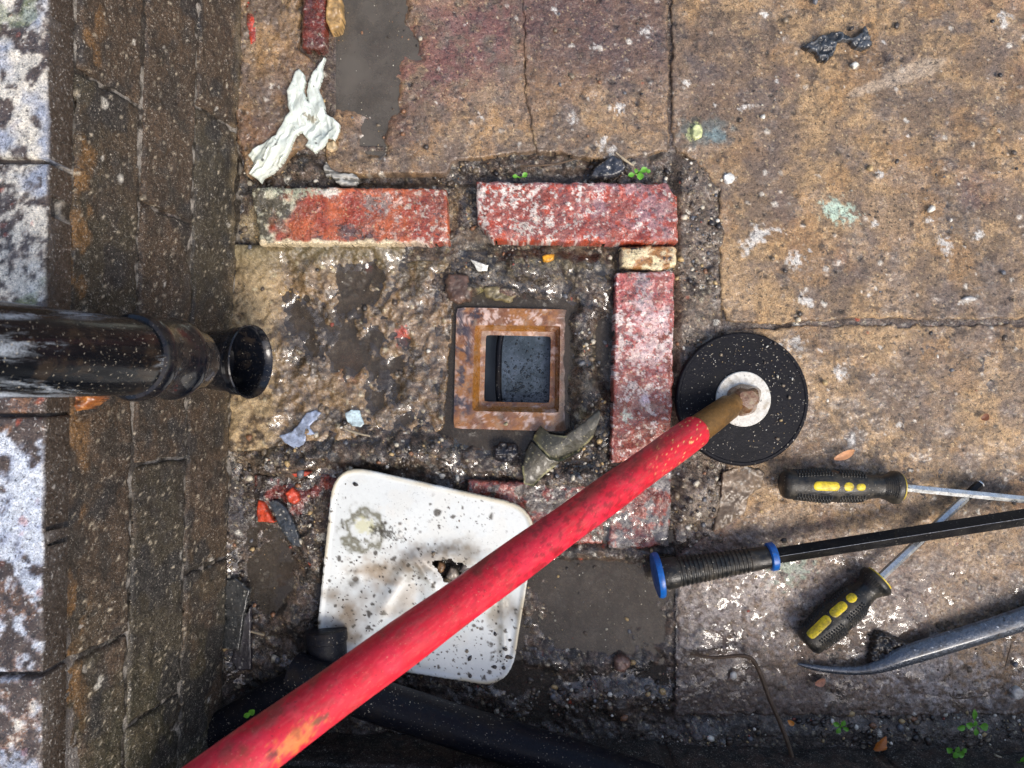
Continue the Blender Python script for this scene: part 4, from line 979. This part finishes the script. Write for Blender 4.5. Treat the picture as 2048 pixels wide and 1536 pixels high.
# ------------------------------------------------------------------ torn glove-like film
RAG = [(589, 142), (598, 137), (607, 147), (610, 162), (606, 178), (612, 200), (618, 205), (612, 180), (617, 160), (624, 147), (638, 126), (650, 113), (643, 135), (644, 151), (636, 176), (646, 202), (652, 228), (668, 238), (678, 247), (677, 262), (668, 279), (655, 273),
       (649, 288), (629, 305), (611, 291), (616, 280), (602, 262), (588, 273), (578, 298), (567, 322), (544, 346), (525, 356), (521, 366), (514, 358), (500, 349), (504, 324), (495, 309), (513, 293), (551, 269), (571, 235), (580, 224), (575, 209), (574, 182), (582, 165)]
def rag_n(u, v):
    p = (u-590)*.55+(v-235)*.83; q = (u-590)*.83-(v-235)*.55
    wv = (fbm(u, v, 30, 3, 801)-.5)*26
    lower = ss(v-u*.1, 175, 200)
    r = ridged((u+v*.75+wv)*1.0, (u-v)*.25, 24, 3, 802)
    r2 = ridged((u-v*.15+wv), v*.25, 22, 3, 803)
    return r*lower+r2*(1-lower)
def c_rag(u, v):
    r = rag_n(u, v); c = mx(np.tile(srgb(150, 160, 158), (len(u), 1)), srgb(208, 216, 206), ss(r, .3, .7)); c = mx(c, srgb(214, 218, 200), ss(v, 280, 320)*.6)
    c = blob(c, u, v, 527, 322, 4, 4, BLK, .9, rough=.4); c = blob(c, u, v, 632, 286, 3, 3, BLK, .9, rough=.3); c = blob(c, u, v, 553, 290, 3, 3, BLK, .8, rough=.3)
    c = blob(c, u, v, 623, 238, 14, 7, srgb(110, 100, 74), .8, .5, rough=1.)
    s, i = spots(u, v, 10, .25, .5, 1.8, 804); c = mx(c, srgb(70, 64, 52), s*.8)
    return c, .5
rag = hf('torn_film', None, RAG, c_rag, M['rag'], .010, .006, 4.5, 1.3, lambda u, v: (rag_n(u, v)-.5)*.0075+(fbm(u, v, 45, 2, 805)-.5)*.006, wob=1., wobsize=10)
tag(rag, 'crumpled pale blue white torn plastic glove lying by the wall', 'plastic glove')
RG2 = [(646, 334), (652, 322), (664, 340), (680, 345), (712, 348), (718, 360), (712, 372), (690, 372), (672, 366), (662, 350), (652, 352)]
r2_ = hf('film_scrap', None, RG2, lambda u, v: (mx(np.tile(srgb(96, 94, 88), (len(u), 1)), srgb(176, 174, 166), ss(ridged(u*.3, v, 8, 2, 811), .5, .8)), .6), M['rag'], .004, .006, 3, 1.4,
         lambda u, v: (ridged(u*.3, v, 8, 2, 811)-.5)*.004, wob=1., wobsize=8)
tag(r2_, 'small grey crumpled film scrap in the gap above the orange brick', 'plastic scrap')
BS = [(1605, 92), (1625, 82), (1640, 72), (1668, 62), (1690, 66), (1705, 75), (1722, 66), (1730, 52), (1738, 66), (1745, 90), (1728, 98), (1708, 92), (1700, 80), (1678, 82), (1668, 108), (1655, 122), (1640, 118), (1632, 104)]
b_ = hf('black_scrap', None, BS, lambda u, v: (mx(np.tile(srgb(30, 32, 34), (len(u), 1)), srgb(74, 78, 82), ss(ridged(u*.6+v*.4, v*.5-u*.2, 9, 3, 821), .5, .8)), .6), M['slate'], .007, .007, 3, 1.5,
        lambda u, v: (ridged(u*.6+v*.4, v*.5-u*.2, 9, 3, 821)-.5)*.006, wob=1.5, wobsize=9)
tag(b_, 'crumpled black plastic scrap on the large tan slab', 'plastic scrap')

# ------------------------------------------------------------------ loose chips, stones and shards
def chip(name, poly, z, col, label, cat, mat='slate', th=.006, amp=.0015, r=2, tilt=(0, 0), sp=0., wob=1.5, group=None, step=1.6, sz=12):
    cen = np.mean(poly, 0)
    def cf(u, v):
        n = fbm(u, v, sz, 4, int(cen[0])); c = mx(np.tile(col*.75, (len(u), 1)), col*1.25, ss(n, .4, .6))
        if sp: s, i = spots(u, v, 7, .4, .6, 2.2, 31); c = mx(c, srgb(210, 205, 190), s*sp)
        return c, .6
    o = hf(name, None, poly, cf, M[mat], z, th, r, step, lambda u, v: (fbm(u, v, sz*1.4, 4, int(cen[1]))-.5)*2*amp+(u-cen[0])*tilt[0]+(v-cen[1])*tilt[1], wob=wob, wobsize=10)
    return tag(o, label, cat, group)
chip('slate_chip', [(1180, 352), (1188, 335), (1205, 322), (1226, 310), (1244, 320), (1252, 335), (1240, 348), (1212, 354)], .010, srgb(52, 54, 60), 'dark wedge shaped slate chip behind the pink brick', 'slate', th=.012, amp=.003, r=5, sp=.6, tilt=(1e-4, 0))
chip('film_flake', [(585, 862), (600, 845), (612, 826), (630, 820), (640, 826), (632, 840), (618, 852), (628, 868), (612, 872), (604, 905), (590, 897), (570, 885), (558, 872), (572, 866)], -.0005, srgb(150, 162, 184), 'glossy blue grey flake on dark grit below the mortar bed', 'flake', amp=.0008, th=.004, r=1)
chip('white_flake', [(690, 826), (703, 820), (718, 821), (728, 848), (722, 854), (705, 852), (694, 842)], .001, srgb(196, 216, 218), 'pale flat flake just left of the gully', 'flake', amp=.0005, th=.003, r=1)
chip('white_shard', [(940, 518), (957, 524), (976, 530), (974, 540), (956, 542)], .003, srgb(224, 222, 210), 'white triangular shard between the two top bricks and the gully', 'shard', amp=.0006, th=.004, r=1)
chip('slate_sliver', [(536, 1003), (552, 1000), (572, 1015), (590, 1050), (602, 1095), (585, 1092), (562, 1062)], -.001, srgb(50, 56, 62), 'long dark slate sliver left of the white cover', 'slate', amp=.001, th=.006, r=2, sp=.7)
chip('slate_piece', [(440, 1165), (470, 1155), (500, 1180), (488, 1230), (478, 1300), (430, 1298), (412, 1292)], .003, srgb(44, 46, 46), 'flat dark slate leaning on the foot of the wall', 'slate', amp=.0004, th=.006, r=2, sp=.5, tilt=(2e-5, 0))
chip('slate_piece', [(484, 1240), (500, 1215), (502, 1340), (472, 1342), (462, 1320)], -.002, srgb(54, 50, 54), 'narrow purple grey slate strip beside the larger slate', 'slate', amp=.0004, th=.006, r=2, sp=.5)
chip('tan_stone', [(652, -10), (680, -12), (684, 30), (680, 55), (660, 60), (650, 40)], .012, srgb(164, 132, 84), 'tan stone wedged beside the dark red brick at the top', 'stone', 'shard', th=.02, amp=.003, r=6)
chip('tan_stone', [(652, 282), (668, 278), (674, 296), (660, 302), (651, 296)], .004, srgb(186, 164, 128), 'small tan stone below the torn glove', 'stone', 'shard', th=.01, amp=.002, r=4)
chip('brick_fragment', [(570, 985), (582, 975), (592, 985), (598, 1000), (588, 1010), (576, 1004)], .003, srgb(186, 66, 40), 'orange brick fragment above the slate sliver', 'brick fragment', 'shard', th=.01, amp=.002, r=5)
chip('brick_fragment', [(516, 1000), (526, 1005), (536, 1025), (548, 1046), (515, 1044), (512, 1020)], .001, srgb(176, 60, 30), 'red brick fragment at the left of the slate sliver', 'brick fragment', 'shard', th=.01, amp=.002, r=4)
chip('brick_fragment', [(582, 948), (600, 942), (622, 944), (612, 953), (588, 954)], .002, srgb(170, 62, 40), 'thin red brick fragment above the other fragments', 'brick fragment', 'shard', th=.01, amp=.002, r=3)
chip('orange_stone', [(1084, 512), (1092, 508), (1110, 507), (1108, 518), (1096, 524), (1086, 522)], .009, srgb(214, 150, 30), 'bright orange pebble in the dirt below the pink brick', 'pebble', 'shard', th=.008, amp=.0015, r=4)
chip('pebble', [(1228, 1322), (1245, 1312), (1262, 1322), (1262, 1336), (1248, 1348), (1232, 1344)], .003, srgb(120, 92, 78), 'round brown pebble in the dark puddle', 'pebble', 'shard', th=.012, amp=.002, r=9)
chip('mortar_lump', [(895, 545), (935, 548), (945, 580), (940, 600), (915, 606), (898, 600), (888, 575)], .002, srgb(92, 70, 58), 'rounded wet lump of mortar at the corner above the gully', 'mortar lump', 'shard', th=.02, amp=.003, r=12, wob=3, sz=20)
chip('mortar_lump', [(965, 570), (1000, 572), (1030, 590), (1020, 604), (990, 600), (970, 592)], -.003, srgb(120, 108, 76), 'yellowish lump of mortar dipping into the water above the gully', 'mortar lump', 'shard', th=.02, amp=.003, r=9, wob=4, sz=14)
chip('mud_clod', [(985, 895), (1005, 885), (1035, 890), (1042, 915), (1020, 930), (990, 922)], .002, srgb(34, 32, 36), 'wet black clod of mud below the gully', 'clod', 'shard', th=.02, amp=.006, r=9, wob=5, sz=9)
chip('mud_clod', [(1745, 1275), (1770, 1268), (1800, 1280), (1822, 1288), (1810, 1306), (1770, 1325), (1740, 1322), (1748, 1300)], .009, srgb(40, 34, 28), 'dark clod of mud packed inside the curve of the steel bar', 'clod', 'shard', th=.02, amp=.006, r=9, wob=5, sz=9, sp=.3)
for i, (x, y, a, b, c, lb) in enumerate(((1395, 262, 14, 18, (190, 196, 140), 'yellowish lichen covered stone chip at the right slab corner'), (1460, 355, 12, 12, (226, 224, 216), 'white chip on the edge of the large tan slab'),
                                         (1712, 128, 8, 6, (216, 212, 196), 'small white chip under the black plastic scrap'), (1942, 597, 12, 5, (206, 200, 190), 'thin pale flake near the lower edge of the large slab'),
                                         (2038, 1388, 12, 14, (214, 208, 196), 'white stone at the right edge below the steel bar'), (1598, 640, 6, 5, (196, 180, 150), 'tiny tan chip at the slab joint'),
                                         (1012, 848, 5, 4, (180, 170, 130), 'tiny yellow grain on the gully rim'), (1765, 1497, 10, 8, (190, 112, 44), 'orange brown stone in the soil at the bottom'))):
    P = [(x+a*math.cos(k*.9+i)*random.uniform(.8, 1.1), y+b*math.sin(k*.9+i)*random.uniform(.8, 1.1)) for k in range(7)]
    P.sort(key=lambda p: math.atan2(p[1]-y, p[0]-x))
    chip('stone_chip', P, .007, srgb(*c), lb, 'stone chip', 'shard', th=.008, amp=.0015, r=4, wob=1.5)

for (x, y, r, h) in ((905, 1150, 16, 1), (880, 1135, 12, 2), (930, 1138, 13, 3), (895, 1170, 14, 4)):
    chip('pebble', [(x+r*math.cos(k)*(.8+.3*math.sin(k*3+x)), y+r*math.sin(k)) for k in (0, .9, 1.8, 2.7, 3.6, 4.5, 5.4)], .006, srgb(*((128, 118, 106), (120, 92, 66), (96, 90, 84), (176, 150, 110))[h-1]), ('grey', 'orange brown', 'dark grey', 'tan')[h-1]+' pebble seen through the hole in the white plastic plate', 'pebble', 'shard', th=.008, amp=.002, r=6)

# folded grey shard of broken pipe right of the gully's foot
sh_ = empty('broken_channel', 'folded olive grey broken channel piece beside the lower right of the gully', 'shard', W(1120, 890))
def shard(name, poly, z, tilt, bend, col, lab):
    cen = np.mean(poly, 0)
    def sf(u, v):
        p = (u-cen[0]); q = (v-cen[1]); w_ = p*tilt[2]+q*tilt[3]
        return p*tilt[0]+q*tilt[1]-bend*w_*w_+(fbm(u, v, 30, 3, 861)-.5)*.002
    def cf(u, v):
        n = fbm(u, v, 22, 4, 862); c = mx(np.tile(col*.75, (len(u), 1)), col*1.3, ss(n, .4, .6))
        e = psdf(u, v, poly); c = mx(c, srgb(176, 170, 120), (1-ss(e, 1, 5))*.6*(v > cen[1]))
        s, i = spots(u, v, 7, .3, .5, 1.8, 863); c = mx(c, srgb(200, 190, 150), s*.6)
        return c, .5
    o = hf(name, sh_, poly, cf, M['shard'], z, .004, 1.5, 1.8, sf, wob=1.5, wobsize=14, local=tuple(sh_.location)); o['label'] = lab
shard('channel_wall', [(1066, 880), (1082, 852), (1100, 868), (1130, 872), (1165, 845), (1196, 820), (1199, 835), (1186, 875), (1160, 905), (1120, 925), (1100, 918)], .014, (1e-4, -1e-4, .6, .8), 6e-6, srgb(76, 74, 62), 'curved upper face')
shard('channel_base', [(1064, 884), (1100, 918), (1122, 924), (1090, 950), (1068, 975), (1048, 970), (1044, 935), (1052, 905)], .010, (0, -1e-4, .7, .7), 5e-6, srgb(62, 58, 44), 'darker lower flap')

# clear crinkled tape stuck near the plunger
chip('tape_scrap', [(1448, 945), (1490, 930), (1530, 945), (1525, 975), (1500, 990), (1490, 1030), (1450, 1055), (1425, 1062), (1440, 1000)], .003, srgb(116, 100, 82), 'crinkled muddy clear tape below the plunger disc', 'tape', 'rag', th=.004, amp=.0035, r=2, wob=3, sz=16)

# ------------------------------------------------------------------ twigs, straws, leaves, seedlings
def stick(label, pts, r, mat='twig', cat='twig', name='twig'):
    o = tube(name, None, pts, r, M[mat], 8, 1., None, (0, 0, 0), 5); return tag(o, label, cat)
stick('long thin brown twig running down to the bottom edge', [W(1380, 1308, .006), W(1430, 1315, .010), W(1490, 1312, .014), W(1515, 1335, .016), W(1540, 1400, .018), W(1562, 1450, .020), W(1580, 1500, .022), W(1600, 1570, .024)], [.0008, .0016, .0022, .0024, .0022, .0024, .0022, .0022])
stick('straight dry stem in the gap above the pink brick', [W(1040, 332, .006), W(1110, 328, .008), W(1178, 310, .010)], [.0010, .0012, .0006])
stick('pale straw poking up beside the seedling at the pink brick', [W(1232, 305, .012), W(1250, 320, .012), W(1268, 332, .010)], [.0006, .0014, .0010], 'straw', 'straw', 'straw')
stick('pale straw below the small blue flake', [W(690, 858, .004), W(712, 866, .005), W(740, 872, .004)], .0010, 'straw', 'straw', 'straw')
stick('pale straw by the slate strip', [W(502, 1263, .003), W(528, 1270, .004)], .0012, 'straw', 'straw', 'straw')
stick('short thin twig lying across the wet slab', [W(1898, 1385, .004), W(1912, 1397, .005), W(1975, 1392, .004)], .0006)
stick('thin dark thread of twig near the right edge', [W(2022, 1290, .004), W(2010, 1335, .005)], .0006)
stick('pale stem on the soil at the bottom right', [W(1990, 1510, .012), W(2040, 1532, .012)], .0012, 'straw', 'straw', 'straw')
def leafmesh(c, ang, ln, wd, tilt=.2, curl=.15):
    V = []; n = 8
    R = Matrix.Rotation(ang, 3, 'Z')
    for i in range(n+1):
        t = i/n; w_ = wd*math.sin(math.pi*min(1, t*.92+.06))**.75
        for j, s in enumerate((-1, -.5, 0, .5, 1)):
            V.append(tuple(Vector(c)+R @ Vector((t*ln, s*w_, tilt*ln*t-curl*ln*t*t+abs(s)*w_*.35))))
    Q = [(i*5+j, (i+1)*5+j, (i+1)*5+j+1, i*5+j+1) for i in range(n) for j in range(4)]
    return V, Q
def seedling(label, base, leaves, z=.006):
    c = W(base[0], base[1], z); root = empty('seedling', label, 'seedling', c, 'green seedlings')
    for (x, y, ln, wd, ang) in leaves:
        q = W(x, y, z+.006); d = q-c; p0 = q-Vector((math.cos(ang), math.sin(ang), 0))*ln/2
        tube('stem', root, [c, (c+p0)/2+Vector((0, 0, .002)), p0], .0005, M['leaf'], 6, 1, None, tuple(c), 3)
        V, Q = leafmesh(p0-c, ang, ln, wd); link('leaf', mesh_np('leaf', np.array(V), np.array(Q)), root, M['leaf'])
mmpx = S
seedling('bright green seedling beside the pale straw behind the pink brick', (1272, 348), [(1262, 350, 12*S, 5*S, 3.3), (1280, 353, 14*S, 7*S, 4.6), (1288, 340, 14*S, 6*S, .4), (1272, 342, 9*S, 4*S, 1.8), (1297, 343, 8*S, 4*S, -.2)], .011)
seedling('tiny green seedling against the back edge of the pink brick', (1040, 356), [(1030, 353, 10*S, 4*S, 3.0), (1050, 350, 11*S, 5*S, .7)], .012)
seedling('small three leaved seedling in the soil below the steel bar', (1680, 1452), [(1672, 1448, 13*S, 5*S, 2.7), (1686, 1446, 12*S, 5*S, 1.1), (1676, 1461, 12*S, 5*S, 4.2), (1692, 1458, 12*S, 4*S, -.5)], .012)
seedling('five leaved cress like seedling at lower right', (1948, 1447), [(1922, 1455, 16*S, 6*S, 3.3), (1938, 1450, 13*S, 7*S, 2.7), (1948, 1428, 20*S, 5*S, 1.6), (1968, 1452, 15*S, 8*S, .2), (1951, 1464, 13*S, 5*S, 4.7), (1950, 1446, 10*S, 4*S, 1.3)], .013)
seedling('low seedling with curly leaves at the bottom edge', (1908, 1505), [(1898, 1500, 13*S, 6*S, 2.4), (1910, 1510, 13*S, 6*S, 4.4), (1922, 1508, 13*S, 7*S, -.4), (1914, 1498, 11*S, 5*S, 1.), (1928, 1500, 10*S, 5*S, .6)], .013)
seedling('tiny green sprout behind the red pole by the waste pipe', (498, 1426), [(494, 1430, 13*S, 5*S, 3.6), (504, 1424, 13*S, 6*S, .7)], .04)
seedling('green sprout in the bottom right corner', (2040, 1532), [(2034, 1530, 20*S, 9*S, 2.8), (2046, 1520, 18*S, 8*S, 1.)], .014)
def deadleaf(label, x, y, ln, wd, ang, col, z=.006):
    c = W(x, y, z); V, Q = leafmesh(Vector((0, 0, 0)), ang, ln*S, wd*S, .25, .45)
    o = link('dead_leaf', mesh_np('dead_leaf', np.array(V), np.array(Q), np.tile(col, (len(V), 1)), np.full(len(V), .6)), None, M['deadleaf']); o.location = c
    tag(o, label, 'dead leaf')
deadleaf('tan curled leaf above the level screwdriver', 1668, 918, 48, 8, .35, srgb(196, 140, 96), .010)
deadleaf('brown leaf in the soil at the bottom below the steel bar', 1748, 1500, 36, 9, .7, srgb(170, 96, 34), .014)
deadleaf('pinkish tan leaf on the wet slab below the bar', 1630, 1368, 24, 8, .3, srgb(190, 130, 100), .004)
deadleaf('yellow brown leaf scrap at the slab edge in the bottom soil', 1588, 1450, 14, 5, 2.5, srgb(206, 130, 50), .014)
deadleaf('dark brown leaf flake near the right edge below the joint', 1962, 838, 20, 7, .4, srgb(110, 62, 30), .006)
# orange rusty lump behind the downpipe
hf_o = hf('orange_lump', None, [(92, 780), (200, 780), (188, 800), (165, 818), (140, 826), (115, 815)], lambda u, v: (mx(np.tile(srgb(130, 74, 34), (len(u), 1)), srgb(186, 120, 56), ss(fbm(u, v, 14, 4, 871), .4, .6)), .7), M['shard'],
          .215, .02, 8, 2.5, lambda u, v: (fbm(u, v, 20, 4, 872)-.5)*.012, wob=3)
tag(hf_o, 'orange brown lump of putty between the downpipe and the wall', 'putty lump')

# ------------------------------------------------------------------ grit and gravel
rg = np.random.default_rng(11)
n0 = 26000
U = rg.uniform(420, 2080, n0); V_ = rg.uniform(-20, 1490, n0)
cl = fbm(U, V_, 70, 3, 901)
band = ((U < 640)*(V_ > 340)*(V_ < 1420))*.8+((U > 1345)*(U < 1450)*(V_ > 290)*(V_ < 1110))*.9+(V_ > 1425)*(U > 1300)*1.+((U > 640)*(U < 1225)*(V_ > 865)*(V_ < 960))*1.+((U > 1130)*(U < 1225)*(V_ > 500)*(V_ < 960))*1.
band = band+((U > 900)*(U < 1225)*(V_ > 490)*(V_ < 560))*.8+((U > 640)*(U < 1340)*(V_ > 320)*(V_ < 365))*.9+((U > 1030)*(U < 1340)*(V_ > 1350)*(V_ < 1440))*.7+((U > 900)*(U < 952)*(V_ > 360)*(V_ < 500))*.8
band = band+((U > 465)*(U < 900)*(V_ > 490)*(V_ < 880))*0+.03
band = np.where((U > 462) & (U < 900) & (V_ > 492) & (V_ < 880), .07, band)
keep = rg.random(n0) < band*ss(cl, .35, .6)*.9
keep &= psdf(U, V_, [(895, 600), (1150, 600), (1150, 875), (890, 875)]) < 0
U = U[keep]; V_ = V_[keep]; n = len(U)
onslab = (((U > 1452) | ((U < 1336) & (U > 650))) & (V_ < 320)) | ((U > 1455) & (V_ < 1425))
inbed = (U > 465) & (U < 895) & (V_ > 495) & (V_ < 875)
z = np.where(onslab, .0035, np.where(inbed, -.0085+s_bed(U, V_), soil_z(U, V_)))
sz = (.5+2.4*rg.random(n)**3.5+.5*rg.random(n))*.00125
nf = 520; fu = np.concatenate([rg.uniform(1040, 1335, 260), rg.uniform(660, 860, 130), rg.uniform(480, 620, 60), rg.uniform(590, 890, 70)]); fv = np.concatenate([rg.uniform(1105, 1340, 260), rg.uniform(0, 300, 130), rg.uniform(1050, 1240, 60), rg.uniform(520, 860, 70)])
fz = np.concatenate([np.full(260, -.0084), np.full(130, -.0041), np.full(60, -.0104), np.full(70, -.0104)])
U = np.concatenate([U, fu]); V_ = np.concatenate([V_, fv]); z = np.concatenate([z, fz]); sz = np.concatenate([sz, rg.uniform(.0002, .0007, nf)+.0014*(rg.random(nf) > .96)]); n += nf
th_ = rg.uniform(0, 6.28, 260); rr_ = np.sqrt(rg.uniform(60**2, 126**2, 260)); du_ = 1482+rr_*np.cos(th_); dv_ = 798+rr_*np.sin(th_)
pu_ = rg.uniform(640, 1060, 420); pv_ = rg.uniform(935, 1370, 420); ok = (psdf(pu_, pv_, PLATE) > 8) & (psdf(pu_, pv_, PH) < -6) & (rg.random(420) < .15+.85*ss(pv_, 1080, 1300)); pu_ = pu_[ok]; pv_ = pv_[ok]
U = np.concatenate([U, du_, pu_]); V_ = np.concatenate([V_, dv_, pv_]); z = np.concatenate([z, np.full(260, .0128), .013+s_plate(pu_, pv_)])
sz = np.concatenate([sz, rg.uniform(.0003, .0007, 260)+.0012*(rg.random(260) > .93), rg.uniform(.0004, .0010, len(pu_))+.0016*(rg.random(len(pu_)) > .9)]); n_plate = len(pu_); n = len(U)
phi = (1+5**.5)/2
ico = np.array([(-1, phi, 0), (1, phi, 0), (-1, -phi, 0), (1, -phi, 0), (0, -1, phi), (0, 1, phi), (0, -1, -phi), (0, 1, -phi), (phi, 0, -1), (phi, 0, 1), (-phi, 0, -1), (-phi, 0, 1)])/1.9
icf = np.array([(0, 11, 5), (0, 5, 1), (0, 1, 7), (0, 7, 10), (0, 10, 11), (1, 5, 9), (5, 11, 4), (11, 10, 2), (10, 7, 6), (7, 1, 8), (3, 9, 4), (3, 4, 2), (3, 2, 6), (3, 6, 8), (3, 8, 9), (4, 9, 5), (2, 4, 11), (6, 2, 10), (8, 6, 7), (9, 8, 1)])
an = rg.uniform(0, 6.28, n); st = rg.uniform(.6, 1.5, n)
P = np.repeat(ico[None], n, 0)*(1+rg.uniform(-.28, .28, (n, 12, 1)))
P[:, :, 0] *= st[:, None]; P[:, :, 2] *= .65
x = P[:, :, 0]*np.cos(an)[:, None]-P[:, :, 1]*np.sin(an)[:, None]; y = P[:, :, 0]*np.sin(an)[:, None]+P[:, :, 1]*np.cos(an)[:, None]
P = np.stack([x, y, P[:, :, 2]], -1)*sz[:, None, None]
C = np.stack([(U-1024)*S, (768-V_)*S, z+sz*.25], -1); P = P+C[:, None]
pal = np.array([srgb(60, 52, 45), srgb(82, 70, 58), srgb(40, 36, 34), srgb(120, 106, 86), srgb(190, 182, 162), srgb(222, 216, 200), srgb(130, 92, 64), srgb(136, 68, 52), srgb(98, 100, 104), srgb(176, 150, 104)])
ci = rg.choice(len(pal), n, p=[.2, .18, .13, .14, .09, .05, .06, .01, .07, .07]); ci[-n_plate:] = rg.choice([0, 1, 2, 0, 2, 3], n_plate); ci[-n_plate-260:-n_plate] = rg.choice([3, 4, 5, 8, 9, 1], 260); tc = np.repeat(pal[ci], 12, 0)
me = mesh_np('gravel', P.reshape(-1, 3), np.zeros((0, 4), int), tc, np.full(n*12, .6), True, (icf[None]+12*np.arange(n)[:, None, None]).reshape(-1, 3))
tag(link('gravel', me, None, M['shard']), 'loose grit and small stones scattered over soil, mortar and slabs', kind='stuff')
print('gravel', n, 'verts', sum(len(o.data.vertices) for o in scene.objects if o.type == 'MESH'))
